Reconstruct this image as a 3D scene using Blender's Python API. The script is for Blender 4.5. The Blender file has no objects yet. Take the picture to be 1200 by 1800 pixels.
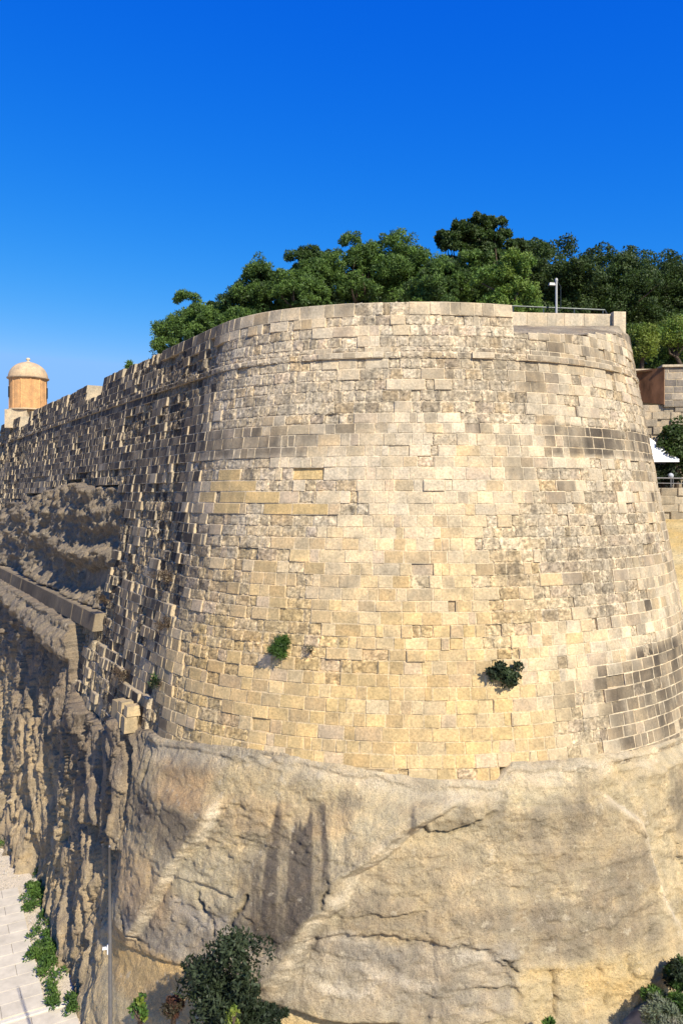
import bpy, math, random
import numpy as np
from math import radians, sin, cos, pi

# ---------------------------------------------------------------- camera, sky, sun, exposure
scene = bpy.context.scene
COL = scene.collection
cam_data = bpy.data.cameras.new('camera')
cam = bpy.data.objects.new('camera', cam_data)
COL.objects.link(cam)
cam.location = (0, 0, 0)
cam.rotation_euler = (radians(90), 0, 0)
cam_data.sensor_fit = 'VERTICAL'
cam_data.sensor_height = 36.0
cam_data.lens = 27.0
cam_data.shift_y = -30.0 / 1800.0
cam_data.clip_start = 0.1
cam_data.clip_end = 6000.0
scene.camera = cam

SUN_AZ, SUN_EL = radians(32), radians(39)      # sun behind the camera, to its right
sun_dir = np.array([sin(SUN_AZ) * cos(SUN_EL), -cos(SUN_AZ) * cos(SUN_EL), sin(SUN_EL)])
sun_data = bpy.data.lights.new('sun', 'SUN')
sun_data.energy = 5.0
sun_data.angle = radians(0.53)
sun_data.color = (1.0, 0.915, 0.755)
sun = bpy.data.objects.new('sun', sun_data)
COL.objects.link(sun)
sun.rotation_euler = (radians(90) - SUN_EL, 0, SUN_AZ)

world = bpy.data.worlds.new('World')
scene.world = world
world.use_nodes = True
wn, wl = world.node_tree.nodes, world.node_tree.links
wn.clear()
w_sky = wn.new('ShaderNodeTexSky')
w_sky.sky_type = 'NISHITA'
w_sky.sun_disc = False
w_sky.sun_elevation = SUN_EL
w_sky.sun_rotation = radians(180) - SUN_AZ
w_sky.altitude = 0
w_sky.air_density = 1.0
w_sky.dust_density = 0.3
w_sky.ozone_density = 1.0
EXPOSURE = 0.50
SKY_STRENGTH = 0.10
w_bg = wn.new('ShaderNodeBackground')
w_bg.inputs[1].default_value = SKY_STRENGTH
w_out = wn.new('ShaderNodeOutputWorld')
w_sep, w_com = wn.new('ShaderNodeSeparateColor'), wn.new('ShaderNodeCombineColor')
wl.new(w_sky.outputs[0], w_sep.inputs[0])
# the deep polarised blue of the photograph: one contrast grade per channel over the whole sky
for i, (gain, power, top) in enumerate(((2.9, 3.5, 0.26), (0.80, 1.20, 0.54), (1.03, 0.31, 1.03))):
    m1, m2, m3, m4 = (wn.new('ShaderNodeMath') for _ in range(4))
    m1.operation, m2.operation, m3.operation, m4.operation = 'MULTIPLY', 'POWER', 'MULTIPLY', 'MINIMUM'
    m1.inputs[1].default_value = 0.1275
    m2.inputs[1].default_value = power
    m3.inputs[1].default_value = gain / (SKY_STRENGTH * 2 ** EXPOSURE)
    m4.inputs[1].default_value = top / (SKY_STRENGTH * 2 ** EXPOSURE)
    wl.new(w_sep.outputs[i], m1.inputs[0]); wl.new(m1.outputs[0], m2.inputs[0])
    wl.new(m2.outputs[0], m3.inputs[0]); wl.new(m3.outputs[0], m4.inputs[0]); wl.new(m4.outputs[0], w_com.inputs[i])
wl.new(w_com.outputs[0], w_bg.inputs[0])
wl.new(w_bg.outputs[0], w_out.inputs[0])

vs = scene.view_settings
scene.display_settings.display_device = 'sRGB'
vs.view_transform = 'Standard'
vs.look = 'None'
vs.gamma = 1.0
vs.use_curve_mapping = False
vs.exposure = EXPOSURE

rng = np.random.default_rng(11)
random.seed(5)


# ---------------------------------------------------------------- helpers
def hash2(ix, iy, seed):
    with np.errstate(over='ignore'):
        h = (ix.astype(np.int64).astype(np.uint32) * np.uint32(374761393) + iy.astype(np.int64).astype(np.uint32) * np.uint32(668265263)
             + np.uint32((seed * 2246822519 + 3266489917) & 0xFFFFFFFF))
        h = (h ^ (h >> np.uint32(13))) * np.uint32(1274126177)
        h = (h ^ (h >> np.uint32(16))) * np.uint32(2654435761)
        h ^= h >> np.uint32(15)
    return h.astype(np.float64) / 4294967295.0


def vnoise(x, y, seed=0):
    x = np.asarray(x, float); y = np.asarray(y, float)
    x, y = np.broadcast_arrays(x, y)
    ix, iy = np.floor(x), np.floor(y)
    fx, fy = x - ix, y - iy
    fx = fx * fx * fx * (fx * (fx * 6 - 15) + 10)
    fy = fy * fy * fy * (fy * (fy * 6 - 15) + 10)
    a, b = hash2(ix, iy, seed), hash2(ix + 1, iy, seed)
    c, d = hash2(ix, iy + 1, seed), hash2(ix + 1, iy + 1, seed)
    return (a + (b - a) * fx) * (1 - fy) + (c + (d - c) * fx) * fy


def fbm(x, y, seed=0, octaves=4, gain=0.5):
    v, a, t = 0.0, 1.0, 0.0
    for o in range(octaves):
        v = v + a * (vnoise(np.asarray(x) * 2 ** o, np.asarray(y) * 2 ** o, seed + o * 17) - 0.5)
        t += a
        a *= gain
    return v / t * 2.0          # about -1..1


def ridge(x, y, seed=0, octaves=3):
    v, a, t = 0.0, 1.0, 0.0
    for o in range(octaves):
        v = v + a * (1 - np.abs(vnoise(np.asarray(x) * 2 ** o, np.asarray(y) * 2 ** o, seed + o * 31) * 2 - 1))
        t += a
        a *= 0.5
    return v / t                # 0..1, sharp crests


def sst(a, b, x):
    t = np.clip((np.asarray(x, float) - a) / (b - a), 0, 1)
    return t * t * (3 - 2 * t)


def box2(s, z, s0, s1, z0, z1, f):
    return sst(s0 - f, s0 + f, s) * (1 - sst(s1 - f, s1 + f, s)) * sst(z0 - f, z0 + f, z) * (1 - sst(z1 - f, z1 + f, z))


def lerp3(a, b, t):
    t = np.asarray(t)[..., None]
    return np.asarray(a) * (1 - t) + np.asarray(b) * t


def make_mesh(name, verts, faces, mats, attrs=None, smooth=False):
    verts = np.ascontiguousarray(verts, dtype=np.float32)
    faces = np.ascontiguousarray(faces, dtype=np.int32)
    me = bpy.data.meshes.new(name)
    n, k = faces.shape
    me.vertices.add(len(verts))
    me.vertices.foreach_set('co', verts.ravel())
    me.loops.add(n * k)
    me.loops.foreach_set('vertex_index', faces.ravel())
    me.polygons.add(n)
    me.polygons.foreach_set('loop_start', np.arange(0, n * k, k, dtype=np.int32))
    me.polygons.foreach_set('loop_total', np.full(n, k, dtype=np.int32))
    me.polygons.foreach_set('use_smooth', np.full(n, smooth, dtype=bool))
    for nm, arr in (attrs or {}).items():
        arr = np.asarray(arr, dtype=np.float32)
        if arr.ndim == 2:
            at = me.attributes.new(nm, 'FLOAT_COLOR', 'POINT')
            if arr.shape[1] == 3:
                arr = np.concatenate([arr, np.ones((len(arr), 1), np.float32)], 1)
            at.data.foreach_set('color', np.ascontiguousarray(arr).ravel())
        else:
            at = me.attributes.new(nm, 'FLOAT', 'POINT')
            at.data.foreach_set('value', arr)
    for m in (mats if isinstance(mats, (list, tuple)) else [mats]):
        me.materials.append(m)
    me.update(calc_edges=True)
    me.validate()
    return me


def link(name, me, parent=None, loc=None):
    o = bpy.data.objects.new(name, me)
    COL.objects.link(o)
    if loc is not None:
        o.location = loc
    if parent is not None:
        o.parent = parent
    return o


def tag(o, label=None, cat=None, group=None, kind=None):
    if label: o['label'] = label
    if cat: o['category'] = cat
    if group: o['group'] = group
    if kind: o['kind'] = kind
    return o


def empty(name, loc=(0, 0, 0), rz=0.0):
    o = bpy.data.objects.new(name, None)
    o.empty_display_size = 0.3
    COL.objects.link(o)
    o.location = loc
    o.rotation_euler = (0, 0, rz)
    return o


class MB:
    """collects boxes, tubes, lathes as quads; build() links them as one mesh object"""
    def __init__(self):
        self.v, self.f = [], []

    def add(self, v, f):
        b = len(self.v)
        self.v.extend([tuple(map(float, p)) for p in v])
        self.f.extend([tuple(i + b for i in q) for q in f])
        return self

    def box(self, c, size, rz=0.0, taper=1.0):
        cx, cy, cz = c
        hx, hy, hz = size[0] / 2, size[1] / 2, size[2] / 2
        v = []
        for k, z in enumerate((-hz, hz)):
            t = 1.0 if k == 0 else taper
            for x, y in ((-hx, -hy), (hx, -hy), (hx, hy), (-hx, hy)):
                x, y = x * t, y * t
                v.append((cx + x * cos(rz) - y * sin(rz), cy + x * sin(rz) + y * cos(rz), cz + z))
        return self.add(v, [(0, 3, 2, 1), (4, 5, 6, 7), (0, 1, 5, 4), (1, 2, 6, 5), (2, 3, 7, 6), (3, 0, 4, 7)])

    def tube(self, pts, radii, n=8, caps=True):
        pts = [np.array(p, float) for p in pts]
        if not hasattr(radii, '__len__'):
            radii = [radii] * len(pts)
        v, f = [], []
        for i, p in enumerate(pts):
            d = pts[min(i + 1, len(pts) - 1)] - pts[max(i - 1, 0)]
            d /= (np.linalg.norm(d) + 1e-9)
            up = np.array([0, 0, 1.0]) if abs(d[2]) < 0.9 else np.array([1.0, 0, 0])
            a = np.cross(d, up); a /= np.linalg.norm(a)
            b = np.cross(d, a)
            for k in range(n):
                t = 2 * pi * k / n
                v.append(p + radii[i] * (a * cos(t) + b * sin(t)))
        for i in range(len(pts) - 1):
            for k in range(n):
                f.append((i * n + k, i * n + (k + 1) % n, (i + 1) * n + (k + 1) % n, (i + 1) * n + k))
        if caps:
            f.append(tuple(range(n)))
            f.append(tuple(reversed(range((len(pts) - 1) * n, len(pts) * n))))
        return self.add(v, f)

    def lathe(self, c, prof, n=32, mod=None):
        v, f = [], []
        for r, z in prof:
            for k in range(n):
                t = 2 * pi * k / n
                rr = r * (mod(t) if mod else 1.0)
                v.append((c[0] + rr * cos(t), c[1] + rr * sin(t), c[2] + z))
        for i in range(len(prof) - 1):
            for k in range(n):
                f.append((i * n + k, i * n + (k + 1) % n, (i + 1) * n + (k + 1) % n, (i + 1) * n + k))
        return self.add(v, f)

    def build(self, name, mat, parent=None, smooth=False):
        me = bpy.data.meshes.new(name)
        me.from_pydata(self.v, [], self.f)
        me.materials.append(mat)
        for p in me.polygons: p.use_smooth = smooth
        me.update()
        return link(name, me, parent)


# ---------------------------------------------------------------- materials
def new_mat(name, rough=0.9):
    m = bpy.data.materials.new(name)
    m.use_nodes = True
    nt = m.node_tree
    b = nt.nodes['Principled BSDF']
    b.inputs['Roughness'].default_value = rough
    b.inputs['Specular IOR Level'].default_value = 0.2
    return m, nt, b


def nd(nt, typ, **kw):
    n = nt.nodes.new(typ)
    for k, v in kw.items(): setattr(n, k, v)
    return n


def noise_node(nt, vec, scale, detail=4, rough=0.55):
    n = nd(nt, 'ShaderNodeTexNoise')
    n.inputs['Scale'].default_value = scale
    n.inputs['Detail'].default_value = detail
    n.inputs['Roughness'].default_value = rough
    nt.links.new(vec, n.inputs['Vector'])
    return n


def mapr(nt, val, a, b, c, d):
    n = nd(nt, 'ShaderNodeMapRange')
    n.inputs[1].default_value, n.inputs[2].default_value = a, b
    n.inputs[3].default_value, n.inputs[4].default_value = c, d
    nt.links.new(val, n.inputs[0])
    return n.outputs[0]


def math_node(nt, op, a, b):
    n = nd(nt, 'ShaderNodeMath', operation=op)
    for i, x in enumerate((a, b)):
        if isinstance(x, (int, float)): n.inputs[i].default_value = x
        else: nt.links.new(x, n.inputs[i])
    return n.outputs[0]


def mixc(nt, blend, fac, a, b):
    n = nd(nt, 'ShaderNodeMix', data_type='RGBA', blend_type=blend)
    for i, x in ((0, fac), (6, a), (7, b)):
        if isinstance(x, (int, float)): n.inputs[i].default_value = x
        elif isinstance(x, (tuple, list)): n.inputs[i].default_value = (*x, 1)
        else: nt.links.new(x, n.inputs[i])
    return n.outputs[2]


def scaled(nt, vec, s):
    n = nd(nt, 'ShaderNodeVectorMath', operation='MULTIPLY')
    n.inputs[1].default_value = s
    nt.links.new(vec, n.inputs[0])
    return n.outputs[0]


def stone_material(name, grain=1.0, bump=0.5, dark=(0.085, 0.070, 0.052), streak_scale=(4.5, 4.5, 0.55), coarse=0.0, flake=0.0, pits=(0.30, 0.42, 0.55), contrast=1.0, tool=0.0):
    """weathered limestone: colour attribute x grain, dark crust where the attribute's alpha says so"""
    m, nt, b = new_mat(name, 0.92)
    L = nt.links
    at = nd(nt, 'ShaderNodeAttribute', attribute_name='col')
    geo = nd(nt, 'ShaderNodeNewGeometry')
    pos = geo.outputs['Position']
    n1 = noise_node(nt, pos, 2.2 * grain, 6, 0.62)
    n2 = noise_node(nt, pos, 16 * grain, 5, 0.65)
    n3 = noise_node(nt, scaled(nt, pos, streak_scale), 1.0, 5, 0.6)
    n4 = noise_node(nt, pos, 55 * grain, 3, 0.6)
    patch = mapr(nt, noise_node(nt, pos, 0.9, 4, 0.6).outputs[0], 0.36, 0.64, 0.15, 1.0)
    wa = nd(nt, 'ShaderNodeAttribute', attribute_name='worn').outputs['Fac']
    n7 = noise_node(nt, pos, 9.0 * grain, 6, 0.72)
    g = math_node(nt, 'MULTIPLY', mapr(nt, n1.outputs[0], 0.28, 0.72, 1 - 0.26 * contrast, 1 + 0.26 * contrast), mapr(nt, n2.outputs[0], 0.28, 0.72, 1 - 0.30 * contrast, 1 + 0.30 * contrast))
    if tool:
        gd = math_node(nt, 'SUBTRACT', g, 1.0)
        g = math_node(nt, 'ADD', math_node(nt, 'MULTIPLY', gd, patch), 1.0)
    wm = math_node(nt, 'MULTIPLY', wa, mapr(nt, n7.outputs[0], 0.36, 0.60, 0.50, -0.14))
    g = math_node(nt, 'MULTIPLY', g, math_node(nt, 'SUBTRACT', 1.0, wm))
    c1 = nd(nt, 'ShaderNodeVectorMath', operation='SCALE')
    L.new(at.outputs['Color'], c1.inputs[0])
    L.new(g, c1.inputs['Scale'])
    # warm / cool drift
    c2 = mixc(nt, 'MULTIPLY', mapr(nt, n1.outputs[0], 0.42, 0.7, 0, 0.5), c1.outputs[0], (1.08, 0.93, 0.74))
    # dark crust in downward streaks
    st = mapr(nt, n3.outputs[0], 0.40, 0.68, 0.0, 1.0)
    sp = mapr(nt, n2.outputs[0], 0.38, 0.66, 0.25, 1.0)
    crust = math_node(nt, 'MULTIPLY', math_node(nt, 'MULTIPLY', st, sp), at.outputs['Alpha'])
    c3 = mixc(nt, 'MIX', crust, c2, dark)
    if flake:                                     # pale scars where the crust has flaked off
        n6 = noise_node(nt, pos, 3.1, 7, 0.7)
        c3 = mixc(nt, 'MIX', mapr(nt, n6.outputs[0], 0.60, 0.66, 0.0, flake), c3, (0.58, 0.49, 0.34))
        n9 = noise_node(nt, pos, 7.5, 5, 0.7)
        c3 = mixc(nt, 'MIX', math_node(nt, 'MULTIPLY', mapr(nt, n9.outputs[0], 0.66, 0.70, 0.0, 0.7), patch), c3, (0.62, 0.54, 0.40))
        c3 = mixc(nt, 'MIX', math_node(nt, 'MULTIPLY', mapr(nt, n9.outputs[0], 0.34, 0.28, 0.0, 0.6), patch), c3, (0.17, 0.135, 0.10))
    # pits
    pit = mapr(nt, n4.outputs[0], pits[0], pits[1], pits[2], 1.0)
    c4 = nd(nt, 'ShaderNodeVectorMath', operation='SCALE')
    L.new(c3, c4.inputs[0]); L.new(pit, c4.inputs['Scale'])
    L.new(c4.outputs[0], b.inputs['Base Color'])
    h = math_node(nt, 'ADD', math_node(nt, 'MULTIPLY', n2.outputs[0], 0.7), math_node(nt, 'MULTIPLY', n4.outputs[0], 0.35))
    if tool:                                      # pick marks, raked down the cut face
        rt = nd(nt, 'ShaderNodeMapping')
        rt.inputs['Rotation'].default_value = (0, radians(22), 0)
        rt.inputs['Scale'].default_value = (13, 13, 3.2)
        nt.links.new(pos, rt.inputs['Vector'])
        n8 = noise_node(nt, rt.outputs[0], 1.0, 4, 0.6)
        h = math_node(nt, 'ADD', h, math_node(nt, 'MULTIPLY', math_node(nt, 'MULTIPLY', n8.outputs[0], patch), tool))
    if coarse:
        n5 = noise_node(nt, pos, 4.5, 9, 0.72)
        h = math_node(nt, 'ADD', h, math_node(nt, 'MULTIPLY', n5.outputs[0], coarse))
    bp = nd(nt, 'ShaderNodeBump')
    bp.inputs['Strength'].default_value = bump
    bp.inputs['Distance'].default_value = 0.05
    L.new(h, bp.inputs['Height'])
    L.new(bp.outputs[0], b.inputs['Normal'])
    return m


def plain_material(name, col, rough=0.8, metal=0.0, var=0.25, scale=6.0, stretch=(1, 1, 1), bump=0.15):
    m, nt, b = new_mat(name, rough)
    b.inputs['Metallic'].default_value = metal
    geo = nd(nt, 'ShaderNodeNewGeometry')
    n = noise_node(nt, scaled(nt, geo.outputs['Position'], stretch), scale, 5, 0.6)
    c = mixc(nt, 'MIX', mapr(nt, n.outputs[0], 0.3, 0.7, 0, 1), tuple(x * (1 - var) for x in col), tuple(min(1, x * (1 + var)) for x in col))
    nt.links.new(c, b.inputs['Base Color'])
    bp = nd(nt, 'ShaderNodeBump')
    bp.inputs['Strength'].default_value = bump
    bp.inputs['Distance'].default_value = 0.02
    nt.links.new(n.outputs[0], bp.inputs['Height'])
    nt.links.new(bp.outputs[0], b.inputs['Normal'])
    return m


def leaf_material():
    m = bpy.data.materials.new('leaves')
    m.use_nodes = True
    nt = m.node_tree
    b = nt.nodes['Principled BSDF']
    b.inputs['Roughness'].default_value = 0.55
    b.inputs['Specular IOR Level'].default_value = 0.25
    at = nd(nt, 'ShaderNodeAttribute', attribute_name='col')
    tr = nd(nt, 'ShaderNodeBsdfTranslucent')
    mx = nd(nt, 'ShaderNodeMixShader')
    mx.inputs[0].default_value = 0.28
    nt.links.new(at.outputs['Color'], b.inputs['Base Color'])
    nt.links.new(mixc(nt, 'MULTIPLY', 1.0, at.outputs['Color'], (1.3, 1.25, 0.6)), tr.inputs['Color'])
    nt.links.new(b.outputs[0], mx.inputs[1]); nt.links.new(tr.outputs[0], mx.inputs[2])
    nt.links.new(mx.outputs[0], nt.nodes['Material Output'].inputs['Surface'])
    return m


M_STONE = stone_material('limestone_ashlar', 1.0, 0.5)
M_ROCK = stone_material('bedrock_limestone', 0.9, 0.9, dark=(0.115, 0.095, 0.075), streak_scale=(3.5, 3.5, 0.5), coarse=2.4, flake=0.6, pits=(0.34, 0.50, 0.52), contrast=1.25, tool=1.1)
M_LEAF = leaf_material()
M_BARK = plain_material('bark', (0.09, 0.065, 0.045), 0.9, var=0.4, scale=9, stretch=(1, 1, 0.3), bump=0.5)
M_EARTH = plain_material('earth', (0.30, 0.25, 0.17), 0.95, var=0.35, scale=3)
M_STEEL = plain_material('grey_steel', (0.20, 0.195, 0.19), 0.45, 0.6, 0.12, 14)
M_WHITE = plain_material('white_paint', (0.78, 0.77, 0.74), 0.5, 0, 0.05, 8)
M_RUST = plain_material('rust', (0.20, 0.095, 0.045), 0.85, 0.0, 0.55, 2.6, (1, 1, 0.35), 0.3)
M_DARK = plain_material('slot_shade', (0.03, 0.027, 0.024), 0.9)  # near-black colour standing for the shade inside the lookout slots

# ---------------------------------------------------------------- plan of the bastion: flank line, three arcs, return line
H, BATTER = 5.3, 0.182
A_L, A_1, A_2 = radians(-57.414), radians(-20.804), radians(27.308)
RA, RB, RC = 5.598, 8.836, 7.484
X0, Y0 = 2.128, 21.04
S_LC = -47.85                                     # far corner of the flank


def _arc(x, y, a0, R, ds):
    a = a0 + ds / R
    return x + R * (np.sin(a) - sin(a0)), y - R * (np.cos(a) - cos(a0)), a


L2, L1 = -RB * A_1, RA * (A_1 - A_L)
Q2, Q3 = RB * A_2, RC * (radians(100) - A_2)
_xa, _ya, _aa = _arc(X0, Y0, 0.0, RB, -L2)
_xb, _yb, _ab = _arc(_xa, _ya, _aa, RA, -L1)
_xc, _yc, _ac = _arc(X0, Y0, 0.0, RB, Q2)
_xd, _yd, _ad = _arc(_xc, _yc, _ac, RC, Q3)


def plan(s):
    s = np.asarray(s, float)
    e, f, g = _arc(X0, Y0, 0.0, RB, s), _arc(_xa, _ya, _aa, RA, s + L2), _arc(_xc, _yc, _ac, RC, s - Q2)
    t, u = s + L2 + L1, s - Q2 - Q3
    line = (_xb + t * cos(_ab), _yb + t * sin(_ab), _ab + 0 * s)
    lin2 = (_xd + u * cos(_ad), _yd + u * sin(_ad), _ad + 0 * s)
    c = [s < -L2 - L1, s < -L2, s < Q2, s < Q2 + Q3]
    return [np.select(c, [line[i], f[i], e[i], g[i]], lin2[i]) for i in range(3)]


def surf(s, z, d=0.0):
    """point on the battered face: s along the top edge, z height, d metres proud of the face"""
    x, y, a = plan(s)
    o = BATTER * (H - z) + d
    return np.stack([x + np.sin(a) * o, y - np.cos(a) * o, np.broadcast_to(z, x.shape) + 0 * x], -1)


# profile lines on that face (s, z)
JOIN_S = [-60, -36.3, -24.6, -16.0, -15.1, -13.8, -10.6, -9.7, -7.5, -6.2, -4.2, -3.2, -1.6, -0.25, 1.1, 1.35, 1.7, 3.1, 4.5, 6.5, 30]
JOIN_Z = [-4.9, -4.95, -5.0, -5.05, -7.2, -7.65, -7.9, -6.9, -7.0, -6.9, -6.58, -6.52, -6.66, -6.92, -7.04, -7.04, -6.62, -6.7, -6.72, -6.85, -6.9]
LUMP_S = [-60, -36.3, -24.6, -16.0, -14.2]
LUMP_Z = [-5.7, -5.75, -6.1, -6.6, -5.6]
OUT_S = [-60, -41.0, -35.5, -27.6, -23.4, -21.5, -18.0, -16.0, -13.4]
OUT_T = [-1.4, -1.1, -0.2, 0.15, 0.55, 0.65, 0.25, 0.35, 0.15]


def join_z(s): return np.interp(s, JOIN_S, JOIN_Z)
def out_top(s): return np.interp(s, OUT_S, OUT_T)
def in_outcrop(s, z): return (s < -13.35 - 0.13 * (0.15 - z)) & (z < out_top(s)) & (z > -4.42)


def top_z(s):
    """top of the wall: parapet with two gaps on the flank, broken lower rim on the right of the nose"""
    s = np.asarray(s, float)
    z = np.full(s.shape, H)
    z = np.where((s > -22.45) & (s < -19.75), 4.55, z)
    z = np.where((s > -39.9) & (s < -36.65), 4.55, z)
    z = np.where(s > 2.66, np.interp(s, [2.66, 4.55, 6.25, 8.0, 9.0, 11, 14], [4.5, 4.62, 4.86, 5.15, 5.3, 5.3, 5.2]), z)
    return z


# ---------------------------------------------------------------- stone-by-stone masonry
CREAM, YELLOW = np.array([0.565, 0.475, 0.335]), np.array([0.545, 0.395, 0.185])
PINK, GREY = np.array([0.50, 0.39, 0.28]), np.array([0.265, 0.215, 0.145])
DARKG, BLACK = np.array([0.150, 0.122, 0.086]), np.array([0.052, 0.043, 0.034])


def soot(s, z):
    """how blackened the facing is, 0..1: rain-washed streak zones and the sheltered flank"""
    g = 0.25 + 0.09 * sst(0, 2, z) + 0.60 * fbm(s * 0.40, z * 0.42, 3, 4) + 0.22 * sst(4.85, 5.0, z)
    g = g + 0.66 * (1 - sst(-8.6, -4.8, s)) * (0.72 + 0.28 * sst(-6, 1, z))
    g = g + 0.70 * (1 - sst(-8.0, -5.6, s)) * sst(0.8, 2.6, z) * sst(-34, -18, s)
    g = g + 0.80 * box2(s, z, 3.2, 10.5, 1.12, 1.98, 0.06) * sst(2.4, 4.2, s)
    g = g + 0.45 * box2(s, z, -7, -1.2, 1.1, 1.95, 0.08)
    g = g + 0.85 * sst(2.0, 4.6, s + 0.5 * fbm(s, z, 19, 3)) * (1 - sst(-4.7, -4.0, z - 0.08 * (s - 5)))
    g = g + 0.34 * box2(s, z, -0.1, 2.2, -3.0, -1.3, 0.35)
    g = g + 0.30 * box2(s, z, -0.2, 6.5, 2.9, 4.3, 0.2)
    g = g + 0.18 * sst(2.0, 5.0, s) * sst(-4, -2, z)
    g = g - 0.50 * box2(s, z, -4.8, 2.2, -7.5, -2.4, 0.9)
    g = g - 0.26 * box2(s, z, -4.6, 3.2, -2.6, 0.9, 0.6)
    g = g - 0.15 * box2(s, z, -1.3, 1.3, -8, 2.2, 0.5) + 0.22 * box2(s, z, 1.5, 9, -3.8, 0.9, 0.7)
    return np.clip(g, 0, 1)


def courses():
    z, out = H, []
    r = random.Random(3)
    z1 = z - 0.37
    out.append((z1, z)); z = z1
    for h in (0.29, 0.30, 0.31, 0.145 + 0.0):
        out.append((z - h, z)); z -= h
    out.append((z - 0.17, z)); z -= 0.17             # cordon
    while z > -8.3:
        h = r.uniform(0.275, 0.335)
        out.append((z - h, z)); z -= h
    return out


CELLS = []           # dicts of grids, joined later


def add_cell(s0, s1, z0, z1, kind, d, col, mort, dirt, depth, wall, jit):
    col, goff = col
    w = (s1 - s0) * 1.0
    h = z1 - z0
    g = random.uniform(0.007, 0.014)
    b = 0.007 if kind == 'smooth' else 0.022
    if kind == 'smooth':
        nu, nv = 2, 2
    else:
        nu, nv = max(3, int(w / 0.052)), max(3, int(h / 0.052))
    us = np.concatenate([[0, g / w], np.linspace((g + b) / w, 1 - (g + b) / w, nu + 1), [1 - g / w, 1]])
    vv = np.concatenate([[0, g / h], np.linspace((g + b) / h, 1 - (g + b) / h, nv + 1), [1 - g / h, 1]])
    U, V = np.meshgrid(us, vv)
    n, m = len(us), len(vv)
    ring = np.minimum.reduce([np.arange(n)[None, :] + 0 * np.arange(m)[:, None], np.arange(m)[:, None] + 0 * np.arange(n)[None, :],
                              (n - 1 - np.arange(n))[None, :] + 0 * np.arange(m)[:, None], (m - 1 - np.arange(m))[:, None] + 0 * np.arange(n)[None, :]])
    Sg, Zg = s0 + U * w, z0 + V * h
    jm = (ring >= 1)
    Sg = Sg + jm * rng.normal(0, jit, Sg.shape) * (ring < 3)
    Zg = Zg + jm * rng.normal(0, jit, Sg.shape) * (ring < 3)
    md = 0.012 if kind == 'smooth' else 0.018
    D = np.where(ring <= 1, d - md, d)
    if kind == 'smooth':
        tu, tv = random.gauss(0, 0.006), random.gauss(0, 0.006)
        D = D + (ring > 1) * (tu * (U - 0.5) + tv * (V - 0.5)) * 2
    amp = np.where(ring <= 1, 0.25, 1.0) * (0.0015 if kind == 'smooth' else 1.0)
    CELLS.append(dict(S=Sg, Z=Zg, D=D, A=amp, ring=ring, n=n, m=m, kind=kind, col=col, goff=goff, mort=mort, dirt=dirt, depth=depth, wall=wall,
                      c=((s0 + s1) / 2, (z0 + z1) / 2), w=w, h=h))


def decide(s, z, course_i, z0, z1, long=False):
    """look of one stone from where it sits in the wall"""
    flank = 1 - float(sst(-8.0, -5.0, s))
    # where the dressed facing survives and where it has weathered away, in ragged patches
    w = float(fbm(s * 0.55, z * 0.75, 40, 3)) * 1.4 + random.gauss(0, 0.30 - 0.17 * flank) + 0.04 - 0.12 * flank
    w += 0.25 * flank + 0.35 * float(box2(s, z, -6.5, 1.2, 2.0, 4.6, 0.5)) - 0.55 * float(box2(s, z, -4, 3.0, -8, -4.3, 0.6))
    w += 0.40 * float(box2(s, z, -5.8, -2.2, -4.3, 0.4, 0.6)) - 0.6 * float(sst(3, 5, s)) * float(z < -4.4) + 0.15 * float(box2(s, z, 1, 8, -3.5, 0.5, .8))
    w -= 0.35 * float(box2(s, z, -2.6, 1.4, -4.5, 0.8, 0.5))
    if 1.12 < z < 1.96 and (s > 2.5 or s < -1): w -= 0.9
    if z > 4.9: w -= 0.35
    worn = w > 0.18 and not long
    g = float(soot(s, z))
    gg = np.clip(g + random.gauss(0, 0.15) + (0.10 if random.random() < 0.16 else 0), 0, 1)
    goff = gg - g
    yel = float(sst(2.2, -5.5, z)) * (1 - float(sst(1.2, 4.5, s))) * (1 - flank * 0.7)
    yel = np.clip(yel * 0.95 + random.gauss(0, 0.15), 0, 1)
    c = CREAM * (1 - yel) + YELLOW * yel
    if random.random() < 0.10: c = c * 0.4 + PINK * 0.6
    if random.random() < 0.08 + 0.25 * yel: c = c * 0.45 + np.array([0.43, 0.305, 0.155]) * 0.55
    c = c * random.uniform(0.86, 1.10)
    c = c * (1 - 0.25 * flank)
    if gg > 0.75 and flank > 0.5 and random.random() < 0.42: goff += 0.6
    if long: c, goff = YELLOW * random.uniform(0.88, 1.05), -0.5
    mort = (CREAM * 1.04 * (1 - yel * 0.6) + YELLOW * yel * 0.6) * (1 - 0.25 * flank)  # mortar kept pale on the flank too, adding to the sunlit slivers
    dirt = np.clip(gg * 1.0 - 0.1 + random.uniform(-.1, .2), 0, 0.9)
    if worn:
        dirt = np.clip(dirt + random.uniform(0.05, 0.5) * (1 - 0.7 * yel), 0, 0.95)
        d = -random.uniform(0.010, 0.042) - (0.05 if random.random() < 0.05 else 0)
        if flank > 0.5: d -= random.uniform(0.0, 0.10)
        jit = 0.012
    else:
        d = random.gauss(0, 0.005) + 0.02 * flank * random.random()
        if random.random() < 0.018: d -= random.uniform(0.03, 0.09)          # a stone fallen back into its hole
        if random.random() < 0.01 + 0.05 * flank: d += random.uniform(0.02, 0.05)
        jit = 0.0028
    return worn, d, (c, goff), mort, dirt, jit


def ledge_z(s): return np.interp(s, [-14.6, -8.0], [-5.25, -6.2])


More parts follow.
